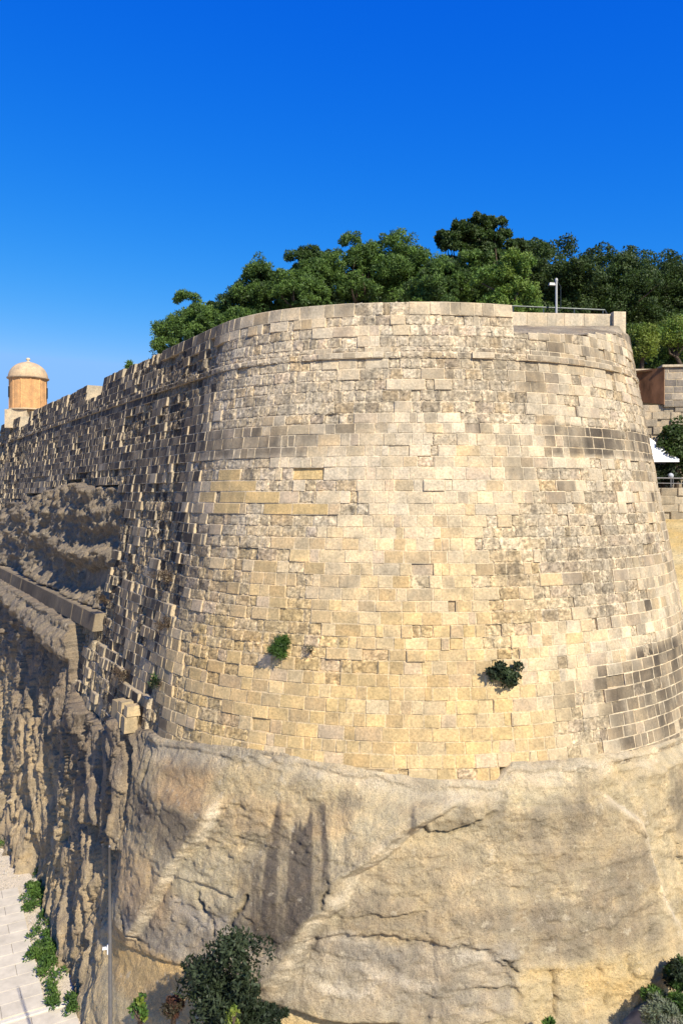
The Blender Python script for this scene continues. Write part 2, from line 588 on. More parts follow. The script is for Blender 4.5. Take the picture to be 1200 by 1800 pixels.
def lay_masonry():
    for ci, (z0, z1) in enumerate(courses()):
        cordon = (ci == 5)
        zc = (z0 + z1) / 2
        s = S_LC + random.uniform(0, 0.2)
        while s < 15.0:
            far = sst(-14, -34, s)
            w = random.choice((0.18, 0.24, 0.28, 0.32, 0.36, 0.40, 0.44, 0.50, 0.60)) * (1 + 0.5 * float(far)) * (1.0 - 0.10 * float(sst(0, -8, zc)))
            lng = False
            if -6.3 < s < -2.9 and -0.45 < zc < 0.62 and random.random() < 0.5:
                w, lng = random.uniform(0.7, 1.0), True
            if ci == 0: w *= 1.15
            s1 = s + w
            for br in (-39.9, -36.65, -22.45, -19.75, 2.66):             # stones end cleanly at the parapet gaps
                if zc > 4.4 and s < br - 0.02 and s1 > br - 0.18: s1 = br
            sc = (s + s1) / 2
            t = float(top_z(np.array(sc)))
            zt = min(z1, t)
            ok = zt - z0 > 0.07 and zc > float(join_z(sc)) - (0.17 if sc > -6.3 else 0.02)
            if ok and bool(in_outcrop(np.array(sc), np.array(zc))): ok = False
            if ok and sc < -13.6 and -5.1 < zc < -4.35: ok = False
            if ok:
                worn, d, c, mort, dirt, jit = decide(sc, zc, ci, z0, z1, lng)
                if cordon: d = 0.07 + random.gauss(0, 0.012) - (0.05 if worn else 0)
                if -14.6 < sc < -7.2 and zc < float(ledge_z(sc)):
                    d += 0.14
                    if random.random() < 0.5: worn = False
                depth = 0.75 if z1 > 4.5 else 0.55
                add_cell(s, s1, z0, zt, 'worn' if worn else 'smooth', d, c, mort, dirt, depth, 'nose' if sc > -6.8 else 'flank', jit)
            s = s1
    # smooth ledge band between the two rock masses of the flank
    s = S_LC
    while s < -13.5:
        w = random.uniform(1.0, 1.9)
        for z0, z1 in ((-5.04, -4.40),):
            c = GREY * random.uniform(0.6, 0.85)
            add_cell(s, min(s + w, -13.45), z0, z1, 'smooth', 0.30 + random.gauss(0, 0.006), (c, 0.0), c * 1.1, 0.8, 0.9, 'flank', 0.003)
        s += w


lay_masonry()


def finish_masonry():
    for wall in ('nose', 'flank'):
        cells = [c for c in CELLS if c['wall'] == wall]
        S = np.concatenate([c['S'].ravel() for c in cells]); Z = np.concatenate([c['Z'].ravel() for c in cells])
        D = np.concatenate([c['D'].ravel() for c in cells]); A = np.concatenate([c['A'].ravel() for c in cells])
        big = A > 0.1
        fl = 1 - sst(-9, -6, S)
        rough = (0.026 + 0.014 * fl) * fbm(S * 6.5, Z * 7.0, 70, 3, 0.65) + (0.034 + 0.02 * fl) * (ridge(S * 5.2, Z * 4.4, 90, 2) - 0.55)
        rough = rough - 0.05 * np.clip(vnoise(S * 9, Z * 9, 93) - 0.72, 0, 1)
        # rain streaks and crust run across the joints
        G0 = soot(S, Z) + 0.26 * fbm(S * 3.4, Z * 0.55, 131, 3) + 0.20 * fbm(S * 1.8, Z * 2.2, 133, 4, 0.6)
        rough = rough + fl * 0.09 * (ridge(S * 5.0, Z * 0.9, 95, 3) - 0.6)
        D = D + A * np.where(big, rough, fbm(S * 4, Z * 4, 71, 2))
        P = surf(S, Z, D)
        root = empty('bastion_wall' if wall == 'nose' else 'flank_wall', tuple(surf(np.array(0.0 if wall == 'nose' else -12.0), np.array(-7.0))))
        off = np.array(root.location)
        o = 0
        geo = []
        for c in cells:
            n, m = c['n'], c['m']
            k = n * m
            v = P[o:o + k]; ss = S[o:o + k]; zz = Z[o:o + k]; o += k
            # four back corners close the stone
            ci = np.array([0, n - 1, k - 1, k - n])
            back = surf(ss[ci], zz[ci], -c['depth'])
            idx = np.arange(k).reshape(m, n)
            q = np.stack([idx[:-1, :-1], idx[:-1, 1:], idx[1:, 1:], idx[1:, :-1]], -1).reshape(-1, 4)
            a, b, cc, dd = ci
            A0, B0, C0, D0 = k, k + 1, k + 2, k + 3
            q = np.concatenate([q, [[a, A0, B0, b], [b, B0, C0, cc], [cc, C0, D0, dd], [dd, D0, A0, a], [A0, D0, C0, B0]]])
            ring = c['ring'].ravel()
            G = np.clip(G0[o - k:o] * (0.8 if c['kind'] == 'worn' else 1.0) + c['goff'], 0, 1.3)
            k1 = np.clip(G * 0.95 - 0.06, 0, 1)
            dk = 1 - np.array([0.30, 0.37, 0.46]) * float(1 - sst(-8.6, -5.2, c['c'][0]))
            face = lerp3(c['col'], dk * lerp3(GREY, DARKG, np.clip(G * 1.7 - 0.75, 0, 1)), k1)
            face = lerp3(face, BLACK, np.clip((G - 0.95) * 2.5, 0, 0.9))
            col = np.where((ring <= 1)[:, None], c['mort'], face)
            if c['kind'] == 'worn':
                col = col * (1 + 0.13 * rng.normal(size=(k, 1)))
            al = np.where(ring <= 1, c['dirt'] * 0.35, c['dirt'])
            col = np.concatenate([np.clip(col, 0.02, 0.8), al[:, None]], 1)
            edge = np.concatenate([face.mean(0) * 0.25 + CREAM * 0.72, [c['dirt'] * 0.15]])  # fresh pale stone sides, lightened further so block ends read as sunlit slivers
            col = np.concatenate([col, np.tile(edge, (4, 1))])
            V = np.concatenate([v, back])
            wv = np.full(len(V), 1.0 if c['kind'] == 'worn' else 0.0)
            pr = V[[a, b, cc, dd]]
            px, pz = pr[:, 0] / pr[:, 1], pr[:, 2] / pr[:, 1]
            area = 0.5 * (np.dot(px, np.roll(pz, -1)) - np.dot(pz, np.roll(px, -1)))
            inview = abs(px.mean()) < 0.47 and pz.mean() > -0.71
            geo.append((area if inview else -1, V, q, col, wv))
        order = sorted(range(len(geo)), key=lambda i: -geo[i][0])
        for i in order[:300]:
            _, V, q, col, wv = geo[i]
            ctr = V.mean(0)
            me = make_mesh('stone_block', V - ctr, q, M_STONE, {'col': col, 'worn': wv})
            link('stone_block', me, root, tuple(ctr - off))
        VV, QQ, CC, WW, b = [], [], [], [], 0
        for i in order[300:]:
            _, V, q, col, wv = geo[i]
            VV.append(V); QQ.append(q + b); CC.append(col); WW.append(wv); b += len(V)
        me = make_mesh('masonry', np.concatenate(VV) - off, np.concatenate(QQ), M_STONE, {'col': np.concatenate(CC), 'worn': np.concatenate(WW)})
        tag(link('masonry', me, root), kind='stuff')
        # rubble core behind the facing, so nothing shows through an open joint
        sr = np.linspace(-7.2, 26, 90) if wall == 'nose' else np.linspace(S_LC, -6.4, 50)
        zr = np.array([-8.8, -2.0, 4.2])
        SS, ZZ = np.meshgrid(sr, zr)
        V = surf(SS.ravel(), ZZ.ravel(), -0.52) - off
        idx = np.arange(SS.size).reshape(SS.shape)
        q = np.stack([idx[:-1, :-1], idx[:-1, 1:], idx[1:, 1:], idx[1:, :-1]], -1).reshape(-1, 4)
        colr = np.tile(np.array([*(GREY * 0.8), 0.5]), (len(V), 1))
        link('core', make_mesh('core', V, q, M_STONE, {'col': colr}), root)
        if wall == 'nose':
            tag(root, 'rounded golden limestone bastion nose built of weathered blocks, caper bushes growing on it', 'bastion')
        else:
            tag(root, 'long blackened stone curtain wall receding from the rounded bastion towards the sentry box', 'wall')


finish_masonry()

# ---------------------------------------------------------------- the bedrock below the masonry
SC_A = ([-12.3, -12.05, -9.95, -8.45, -7.75], [-6.05, -5.95, -5.05, -4.4, -4.2])
SC_B = ([-11.9, -11.3, -10.05, -9.75, -9.1, -8.0, -7.5, -7.2], [-3.05, -2.75, -2.2, -1.85, -1.75, -0.6, 0.05, 0.5])
SC_C = ([-12.2, -11.7, -10.3, -8.35, -7.4], [5.35, 5.15, 4.7, 4.2, 3.3])
BOT_S, BOT_Z = [-8, -6.3, -5.2, -3.9, -2.95, -2.0, -0.6, 0.85, 1.8, 2.6, 8], [-13.2, -12.5, -12.15, -11.85, -12.12, -12.27, -12.22, -12.3, -12.6, -14, -14]


def seg_dist(s, z, pts):
    d = np.full(np.shape(s), 9.0)
    for (x0, y0), (x1, y1) in zip(pts[:-1], pts[1:]):
        dx, dy = x1 - x0, y1 - y0
        t = np.clip(((s - x0) * dx + (z - y0) * dy) / (dx * dx + dy * dy), 0, 1)
        d = np.minimum(d, np.hypot(s - x0 - t * dx, z - y0 - t * dy))
    return d


def scarp(s, z, sc, hgt, bevel, decay):
    """left side stands proud and steps down to the right across a sloping face"""
    x = np.interp(z, sc[0], sc[1]) + 0.16 * fbm(z * 0.8, z * 0 + 3.3, 7, 2, 0.5) + 0.05 * fbm(s * 1.5, z * 1.5, 8, 4, 0.6)
    t = s - x
    win = sst(sc[0][0] - 0.3, sc[0][0] + 0.5, z) * (1 - sst(sc[0][-1] - 0.5, sc[0][-1] + 0.1, z))
    up = np.clip(1 - t / bevel, 0, 1) * np.clip((t + decay) / decay, 0, 1)
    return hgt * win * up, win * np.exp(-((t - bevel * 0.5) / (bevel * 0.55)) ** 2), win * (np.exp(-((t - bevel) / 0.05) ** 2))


def facets(u, v, fu, fv, seed):
    """angular broken planes: every cell its own offset and tilt, about -1..1"""
    a, b = u * fu, v * fv
    b = b + 0.5 * hash2(np.floor(a), np.floor(a) * 0, seed + 9)
    i, j = np.floor(a), np.floor(b)
    p, q = a - i - 0.5, b - j - 0.5
    return 0.9 * (hash2(i, j, seed) - 0.5) + 1.3 * (hash2(i, j, seed + 1) - 0.5) * p + 1.0 * (hash2(i, j, seed + 2) - 0.5) * q


def build_rock():
    s = [-47.85]
    while s[-1] < 14:
        x = s[-1]
        s.append(x + (0.036 if -8.2 < x < 8.3 else (0.06 if -21 < x <= -8.2 else (0.11 if -32 < x <= -21 else (0.2 if x <= -32 else 0.2)))))
    s = np.array(s)
    z = np.concatenate([np.arange(-15.7, -12.6, 0.06), np.arange(-12.6, -4.6, 0.038), np.arange(-4.6, 1.2, 0.065)])
    S, Z = np.meshgrid(s, z)
    front = sst(-7.6, -5.6, S - 0.16 * (Z + 7))
    jz = join_z(S) + 0.07 * fbm(S * 1.3, S * 0 + 1.7, 21, 3)
    # --- front face
    dF = 0.18 + 0.07 * fbm(S * 0.4, Z * 0.4, 50, 3) + facets(S + 0.2 * fbm(S, Z, 51, 3), Z + .2 * fbm(S, Z, 52, 3), 0.55, 0.45, 53) * 0.09 + 0.035 * fbm(S * 1.9, Z * 1.7, 55, 5, 0.65) + 0.035 * (ridge(S * 3.2 + Z * 1.3, Z * 2.0, 58, 3) - 0.55) + 0.022 * fbm(S * 9, Z * 7, 59, 2)
    aA, bA, cA = scarp(S, Z, SC_A, 0.26, 0.15, 2.6)
    aB, bB, cB = scarp(S, Z, SC_B, 0.40, 0.42, 1.9)
    aC, bC, cC = scarp(S, Z, SC_C, 0.30, 0.22, 3.0)
    dF = dF + aA + aB + aC - 0.03 * cA - 0.04 * cB - 0.03 * cC
    fresh_lit = np.clip(bA + bB + bC, 0, 1)
    # a proud lip of rock with a crack under it
    lip = sst(0.10, 0.0, np.maximum(np.abs(S - 0.35) / 0.72, np.abs(Z - (-7.75 + 0.10 * (S - 0.3))) / 0.42) - 0.9)
    lip = lip * (1 - sst(0.0, -0.9, Z + 7.4))
    dF = dF + 0.20 * lip
    cr = [[(-0.25, -7.8), (0.0, -8.13), (0.35, -8.14), (0.75, -7.95), (1.25, -7.72)], [(-1.86, -9.2), (-1.9, -9.6), (-1.75, -9.95)],
          [(0.3, -10.45), (0.75, -10.6), (1.1, -10.75), (1.5, -11.2)], [(0.6, -11.5), (1.2, -11.55), (1.75, -11.85)],
          [(-6.6, -11.0), (-6.55, -11.5), (-5.9, -12.0), (-5.2, -12.1)], [(-4.3, -9.4), (-4.45, -10.2), (-4.2, -10.5), (-3.9, -10.9)],
          [(-6.3, -7.2), (-6.4, -8.2), (-6.9, -9.4), (-7.3, -10.8)], [(-7.0, -7.3), (-7.3, -9.0), (-8.0, -10.6)],
          [(2.2, -11.3), (2.15, -12.3)], [(3.05, -11.2), (3.15, -12.4)], [(3.7, -11.3), (3.75, -12.0)], [(-3.4, -9.9), (-3.6, -10.6), (-3.2, -11.0)]]
    crack = np.zeros_like(S)
    wob = 0.13 * fbm(S * 2.6, Z * 2.6, 66, 5, 0.65)
    brk = np.clip(0.55 + 1.6 * fbm(S * 2.0, Z * 2.0, 68, 3), 0.05, 1.2)
    for pl in cr:
        crack = np.maximum(crack, np.exp(-((seg_dist(S + wob, Z + wob, pl)) / 0.036) ** 2))
    crack = crack * brk
    dF = dF - 0.15 * crack
    pl2 = np.interp(S, [-2.6, -1.1, -0.2, 0.9, 1.3, 1.7], [-10.7, -10.35, -10.5, -10.65, -11.1, -12.3])
    dF = dF + 0.10 * sst(-0.02, 0.05, Z - pl2 + wob) * box2(S, Z, -2.4, 1.6, -12, -9.6, .5)
    bz = np.interp(S, BOT_S, BOT_Z) + 0.06 * fbm(S * 1.2, S * 0, 31, 3)
    under = 1 - sst(-0.05, 0.05, Z - bz)
    dF = dF - under * (0.12 + 0.16 * sst(-3.6, -2.6, S) + 0.08 * fbm(S * 1.5, Z * 1.5, 33, 3)) + 0.25 * under * sst(0.4, 1.6, bz - Z)
    dF = dF * (1 - 0.75 * sst(-0.75, -0.05, Z - jz)) + 0.05 * sst(-0.22, -0.16, Z - jz + 0.12 * fbm(S * 2.0, S * 0, 37, 4))
    sp1 = fbm(S * 0.9, Z * 1.1, 240, 5, 0.62)
    sp2 = fbm(S * 2.3, Z * 2.0, 241, 4, 0.62)
    sp3 = fbm(S * 0.6 + Z * .35, Z * 1.7, 242, 5, 0.6)
    calm = 0.22 + 0.55 * sst(-0.15, 0.25, fbm(S * 0.35, Z * 0.45, 246, 3))
    dF = dF - calm * (0.050 * sst(0.06, 0.09, sp1) + 0.026 * sst(0.14, 0.18, sp2) + 0.045 * sst(0.16, 0.19, sp3) + 0.03 * sst(-0.22, -0.26, sp1))
    # loose rubble band under the masonry on the right
    rub = box2(S, Z, 1.9, 9, -7.5, -6.7, 0.12)
    dF = dF + rub * 0.22 * (ridge(S * 1.6, Z * 2.4, 38, 2) - 0.55)
    # --- flank cliff, fluted down the dip
    u = S * 0.95 + Z * 0.30 + 0.9 * fbm(S * 0.30, Z * 0.22, 151, 3) + 0.25 * fbm(S * 1.1, Z * 0.6, 152, 3)
    fl = ridge(u * 0.55, Z * 0.11, 60, 2)
    fl2 = ridge(u * 1.7 + 0.4 * fbm(S * .6, Z * .4, 5, 2), Z * 0.30, 62, 2)
    fl3 = fbm(u * 5.5, Z * 0.9, 64, 3, 0.6)
    depth = sst(-7.0, -14.5, Z)
    crease = ridge(u * 0.9 + 0.5 * fbm(S * .5, Z * .35, 15, 3), Z * 0.16, 161, 2)
    crease2 = ridge(u * 2.6 + 0.5 * fbm(S * .9, Z * .6, 16, 3), Z * 0.33, 163, 2)
    dK = 0.50 * (1 - depth) + depth * np.interp(S, [-26, -20, -17, -14, -11, -8], [0.45, 0.25, -0.15, -0.20, 0.10, 0.25]) + 0.34 * (fl - 0.62) + 0.20 * (fl2 - 0.6) - 0.60 * np.clip(crease - 0.62, 0, 1) \
        - 0.45 * np.clip(crease2 - 0.66, 0, 1) + 0.13 * fl3 + 0.07 * fbm(S * 2.5, Z * 2.5, 67, 4, 0.65)
    dK = dK - 0.12 * sst(0.05, 0.09, fbm(u * 1.1, Z * 0.6, 244, 5, 0.62)) - 0.07 * sst(0.12, 0.16, fbm(u * 2.6, Z * 1.3, 245, 4, 0.62))
    # slabs fallen away along diagonal joints
    slab = vnoise(np.floor(u * 0.5 + 0.35 * vnoise(S * .7, Z * .5, 8)), np.floor(Z * 0.28 + S * 0.16), 12)
    dK = dK + 0.16 * (slab - 0.5) + 0.46 * facets(u, Z - 0.25 * S, 0.62, 0.26, 170) + 0.22 * facets(u + 0.3, Z + 0.4 * S, 1.7, 0.62, 174)
    # rounded lump under the ledge band
    lz = np.interp(S, LUMP_S, LUMP_Z)
    lw_ = 0.22 * fbm(S * 1.3, Z * 1.1, 76, 4, 0.6)
    lt = np.clip((Z - lz + lw_) / (-5.02 - lz), 0, 1)
    lump = (1 - sst(-17.5, -13.9, S + 1.6 * lw_)) * sst(0.0, 0.10, lt) * (1 - sst(0.985, 1.0, lt))
    dK = dK * (1 - lump) + lump * (0.30 + 0.62 * np.sqrt(np.clip(np.sin(pi * np.clip(lt, 0.04, 0.80) / 0.86), 0, 1)) + 0.30 * fbm(S * 0.9, Z * 1.6, 77, 5, 0.6) + 0.20 * (ridge(S * 2.2, Z * 2, 78, 3) - .5))
    # eroded outcrop between ledge band and masonry
    oc = (1 - sst(-13.6, -13.3, S + 0.13 * (0.15 - Z))) * (1 - sst(-0.1, 0.12, Z - out_top(S) - 0.15 * fbm(S * 1.1, S * 0, 14, 3))) * sst(-4.5, -4.3, Z)
    ter = ridge(S * 0.12 + 3, Z * 0.62 + 0.25 * fbm(S * 0.5, Z * .4, 81, 3), 80, 2)
    dO = -0.02 + 0.95 * (ter - 0.62) - 0.55 * np.clip(ridge(S * 1.9, Z * 0.7, 83, 3) - 0.55, 0, 1) + 0.34 * fbm(S * 2.2, Z * 2.2, 85, 5, 0.68) + 0.40 * (ridge(S * 3.3 + .4 * fbm(S, Z, 4, 2), Z * 1.0, 88, 3) - 0.6) - 0.4 * np.clip(ridge(S * .5, Z * 1.9 + .3 * fbm(S * .7, Z * .5, 6, 3), 87, 2) - 0.72, 0, 1)
    dO = dO - 0.30 * sst(-17, -13.6, S) + 0.16 * sst(-1.4, 0.2, Z) * sst(-15, -20, S) - 0.1 * sst(-2.5, -4.3, Z)
    dK = dK * (1 - oc) + np.maximum(dO, -0.47) * oc
    d = dF * front + dK * (1 - front)
    below = 1 - sst(-0.02, 0.05, Z - jz)                       # 1 below the joint with the masonry
    keep = np.maximum(below, oc * (1 - front))
    d = np.where(keep > 0.02, d * keep - 0.62 * (1 - keep), -0.8)
    P = surf(S, Z, np.maximum(d, -0.8))
    # --- mineral colours and rain streaks
    tan, sand = np.array([0.53, 0.415, 0.235]), np.array([0.61, 0.515, 0.33])
    grey, orange = np.array([0.40, 0.335, 0.24]), np.array([0.56, 0.37, 0.155])
    n1 = np.clip(0.5 + 0.9 * fbm(S * 0.45, Z * 0.6, 100, 4), 0, 1)
    n2 = np.clip(0.5 + 0.9 * fbm(S * 0.8, Z * 1.4, 104, 4), 0, 1)
    ws, wz = S + 0.30 * fbm(S * 1.3, Z * 1.3, 201, 5, 0.62), Z + 0.28 * fbm(S * 1.4, Z * 1.4, 202, 5, 0.62)
    n3 = np.clip(0.5 + 1.1 * fbm(S * 2.4, Z * 3.0, 203, 5, 0.65), 0, 1)
    scA = np.interp(Z, SC_A[0], SC_A[1])
    C = lerp3(tan, sand, n1)
    C = lerp3(C, np.array([0.43, 0.34, 0.215]), box2(ws, wz, -1.6, 4.6, -11.2, -8.2, 0.4) * (0.35 + 0.5 * n3) * front)
    C = lerp3(C, grey, np.clip(n2 - 0.30, 0, 1) * 0.6 * front)
    C = lerp3(C, np.array([0.40, 0.355, 0.285]), box2(ws, wz, -6.2, 1.4, -12.15, -10.5, 0.2) * (0.45 + 0.5 * n1) * front)
    for s0, s1, z0, z1 in ((-2.2, -1.1, -10.75, -10.4), (-5.0, -3.7, -10.9, -10.55), (-1.0, 0.1, -11.5, -11.25), (-1.9, -0.9, -11.75, -11.55), (0.3, 1.2, -10.95, -10.7)):
        C = lerp3(C, np.array([0.66, 0.57, 0.43]), box2(ws, wz, s0, s1, z0, z1, 0.10) * 0.75 * front)
    C = lerp3(C, np.array([0.56, 0.36, 0.18]), box2(ws, wz, -5.9, -4.3, -8.25, -7.2, 0.22) * (0.45 + 0.35 * n3) * front)
    C = lerp3(C, np.array([0.57, 0.41, 0.22]), box2(ws, wz, -4.1, -1.6, -8.35, -7.65, 0.16) * (0.40 + 0.4 * n3) * front)
    C = lerp3(C, np.array([0.57, 0.39, 0.20]), box2(ws, wz, -7.0, -5.0, -11.4, -9.9, 0.3) * 0.6 * front)
    C = lerp3(C, np.array([0.64, 0.54, 0.38]), np.exp(-((wz - jz + 0.22) / 0.25) ** 2) * 0.8 * front)
    yl = np.maximum(under, box2(ws, wz, 1.6, 12, -14, -11.2, 0.15) * np.clip(0.6 + 0.9 * fbm(S * .9, Z * 1.2, 107, 3), 0, 1)) * front
    C = lerp3(C, lerp3(np.array([0.62, 0.43, 0.17]), np.array([0.68, 0.56, 0.34]), n2), yl * 0.85)
    C = lerp3(C, orange, box2(ws, wz, -7.0, -4.2, -13.4, -11.95, 0.15) * 0.6)
    C = lerp3(C, np.array([0.74, 0.63, 0.45]), np.clip(fresh_lit * (0.45 + 0.9 * n3), 0, 1) * 0.92)  # scarp faces: fresh pale rock, brightened further to read as sunlit strips
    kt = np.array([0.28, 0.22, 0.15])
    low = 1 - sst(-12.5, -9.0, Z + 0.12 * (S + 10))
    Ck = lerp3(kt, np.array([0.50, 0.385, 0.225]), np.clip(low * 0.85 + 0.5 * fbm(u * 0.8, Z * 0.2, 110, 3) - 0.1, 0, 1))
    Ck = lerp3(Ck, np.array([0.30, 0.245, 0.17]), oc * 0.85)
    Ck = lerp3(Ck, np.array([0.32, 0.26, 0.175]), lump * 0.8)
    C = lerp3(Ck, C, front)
    st = np.clip(0.5 + 1.5 * fbm((S + 0.08 * Z) * 4.0, Z * 0.16, 120, 4, 0.65), 0, 1)
    rag = 0.75 * fbm(S * 5.5, Z * 0 + 1.0, 121, 3)
    ST = sst(-3.95, -3.2, ws) * (1 - sst(-1.95, -1.75, S)) * (1 - sst(-8.25, -7.95, Z + rag)) * sst(-11.0, -10.6, wz) * (0.45 + 1.25 * st) * (0.75 + 0.25 * sst(-3.3, -2.7, S))
    ST = ST + 0.85 * sst(-7.2, -6.7, ws) * (1 - sst(-8.55, -8.3, wz)) * sst(-9.9, -9.1, wz) * (0.55 + 0.5 * n3) * (1 - sst(-0.05, 0.02, S - scA))
    ST = ST + 0.45 * box2(ws, wz, 5.6, 6.3, -11, -7.5, 0.2) * n3 + 0.5 * box2(ws, wz, 2.7, 3.5, -8.3, -7.1, 0.15) * n3 + 0.5 * box2(ws, wz, -2.4, -1.3, -7.7, -7.3, 0.12) * n3
    ST = ST + 0.55 * box2(ws, wz, -6.3, -4.8, -11.9, -11.2, 0.15) * n3 + 0.3 * box2(ws, wz, 1.5, 4.5, -10.5, -8.8, 0.5) * n3
    ST = ST * (1 - np.clip(fresh_lit * 1.2, 0, 1)) * front
    C = lerp3(C, np.array([0.125, 0.102, 0.082]), np.clip(ST * 0.95, 0, 0.9))
    C = C * (1 - 0.35 * crack * front)[..., None]
    C = C * (0.97 - 0.17 * sst(0.45, 0.8, n2) * front + 0.10 * (n3 - 0.5) * front)[..., None]
    dirt = np.clip(0.42 * (1 - 0.8 * np.clip(fresh_lit + yl, 0, 1)) + 0.4 * ST + (1 - front) * (0.42 - 0.40 * low) + 0.5 * np.clip(n2 - .45, 0, 1), 0, 0.95)
    idx = np.arange(S.size).reshape(S.shape)
    q = np.stack([idx[:-1, :-1], idx[:-1, 1:], idx[1:, 1:], idx[1:, :-1]], -1)
    vis = (d > -0.66)
    fm = vis[:-1, :-1] | vis[1:, :-1] | vis[:-1, 1:] | vis[1:, 1:]
    q = q[fm]
    used = np.unique(q)
    rem = np.full(S.size, -1); rem[used] = np.arange(len(used))
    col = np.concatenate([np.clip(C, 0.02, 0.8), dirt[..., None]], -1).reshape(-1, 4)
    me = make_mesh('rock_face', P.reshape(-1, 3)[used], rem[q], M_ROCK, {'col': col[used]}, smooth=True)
    tag(link('rock_face', me), kind='structure')


build_rock()
GZ = -15.3                                        # floor of the ditch

# ---------------------------------------------------------------- ground, gravel, path
def sheet(name, pts, z, mat, parent=None, kind='structure'):
    me = bpy.data.meshes.new(name)
    me.from_pydata([(x, y, z) for x, y in pts], [], [tuple(range(len(pts)))])
    me.materials.append(mat)
    o = link(name, me, parent)
    if kind: o['kind'] = kind
    return o


M_GROUND = plain_material('dry_ground', (0.44, 0.36, 0.245), 0.95, var=0.3, scale=1.5)
M_GRAVEL = plain_material('gravel_bed', (0.56, 0.48, 0.36), 0.95, var=0.35, scale=22, bump=0.8)
M_SLAB = plain_material('pale_paving', (0.575, 0.51, 0.40), 0.85, var=0.16, scale=2.2, bump=0.25)
M_GROUT = plain_material('paving_bed', (0.51, 0.45, 0.345), 0.95, var=0.2, scale=8)
sheet('ground', [(-2500, -60), (2500, -60), (2500, 2500), (-2500, 2500)], GZ, M_GROUND)
sheet('gravel', [(-6.2, 17), (-4.5, 21), (-26, 52), (-34, 50), (-12, 17)], GZ + 0.006, M_GRAVEL)
path_o = np.array([-8.8, 22.9]); e1 = np.array([-0.475, 0.88]); e2 = np.array([-0.88, -0.475])


def pp(a, b): return tuple(path_o + e1 * a + e2 * b)


path = sheet('path', [pp(-9, -0.75), pp(-0.12, -0.75), pp(-0.12, 0), pp(8.0, 0), pp(8.0, 9), pp(-9, 9)], GZ + 0.02, M_GROUT)
slab_meshes = {}


def paving_slab(a0, a1, b0, b1):
    key = (round(a1 - a0, 2), round(b1 - b0, 2))
    if key not in slab_meshes:
        mb = MB()
        la, lb = (a1 - a0) / 2 - 0.006, (b1 - b0) / 2 - 0.006
        mb.add([(*(e1 * sa * (la - k) + e2 * sb * (lb - k)), zz) for zz, k in ((0, 0), (0.035, 0), (0.04, 0.006)) for sa, sb in ((-1, -1), (-1, 1), (1, 1), (1, -1))],
               [(0, 1, 5, 4), (1, 2, 6, 5), (2, 3, 7, 6), (3, 0, 4, 7), (4, 5, 9, 8), (5, 6, 10, 9), (6, 7, 11, 10), (7, 4, 8, 11), (8, 9, 10, 11)])
        me = bpy.data.meshes.new('paving_slab')
        me.from_pydata(mb.v, [], mb.f)
        me.materials.append(M_SLAB)
        me.update()
        slab_meshes[key] = me
    c = path_o + e1 * (a0 + a1) / 2 + e2 * (b0 + b1) / 2
    o = link('paving_slab', slab_meshes[key], path, (*c, GZ + 0.022 + random.uniform(-0.003, 0.003)))
    o.rotation_euler = (random.gauss(0, 0.002), random.gauss(0, 0.002), 0)


row = 0
a = 0.0
while a < 7.9:
    b = -0.0 if row % 2 == 0 else 0.0
    first = True
    while b < 6.2:
        w = (0.6 if row % 2 else 1.2) if first else 1.2
        paving_slab(a, a + 0.66, b, b + w)
        b += w; first = False
    a += 0.66; row += 1
a = -0.28
row = 0
while a > -4.0:
    b = -0.75; first = True
    while b < 4.2:
        w = (0.6 if row % 2 else 1.2) if first else 1.2
        paving_slab(a - 0.66, a, b, b + w)
        b += w; first = False
    a -= 0.66; row += 1
k = MB()
c = path_o + e1 * (-0.2) + e2 * 2.2
k.box((*c, GZ + 0.05), (0.14, 5.9, 0.12), math.atan2(e2[1], e2[0]) - pi / 2)
k.build('kerb', plain_material('kerb_stone', (0.62, 0.57, 0.48), 0.85, var=0.1, scale=5), path)

# loose stones on the gravel
pv, pf, pc, b = [], [], [], 0
for i in range(5200):
    t = rng.random()
    yy = 20.5 + 17 * t
    xr = -7.0 - 0.60 * (yy - 21.0)
    xx = xr - 3.2 * rng.random()
    r = 0.012 + 0.035 * rng.random() ** 2.5
    v = np.array([[1, 0, 0], [0, 1, 0], [-1, 0, 0], [0, -1, 0], [0, 0, 0.8], [0, 0, -0.4]]) * r * (1 + 0.35 * rng.normal(size=(6, 3)))
    pv.append(v + [xx, yy, GZ + 0.012 + r * 0.3])
    pf.append(np.array([[0, 1, 4], [1, 2, 4], [2, 3, 4], [3, 0, 4], [1, 0, 5], [2, 1, 5], [3, 2, 5], [0, 3, 5]]) + b)
    pc.append(np.tile(np.array([0.52, 0.47, 0.39, 0.2]) * np.array([*(3 * [rng.uniform(0.7, 1.15)]), 1]), (6, 1)))
    b += 6
pv, pc = np.concatenate(pv), np.concatenate(pc)
# keep them off the paving
rel = pv.reshape(-1, 6, 3)[:, 0, :2] - path_o
al, ac = rel @ e1, rel @ e2
ok = ~(((al > -9) & (al < 8) & (ac > 0.0)) | ((al > -9) & (al < -0.1) & (ac > -0.75)))
pf = np.concatenate(pf).reshape(-1, 8, 3)
tag(link('gravel_stones', make_mesh('gravel_stones', pv, pf[ok].reshape(-1, 3), M_STONE, {'col': pc})), kind='stuff')

# terraces behind the parapets
inner = surf(np.linspace(S_LC + 0.6, 22, 90), np.full(90, 4.3), -0.7)
sheet('terrace', [(x, y) for x, y, z in inner] + [(14, 95), (-22, 95)], 4.3, M_EARTH)


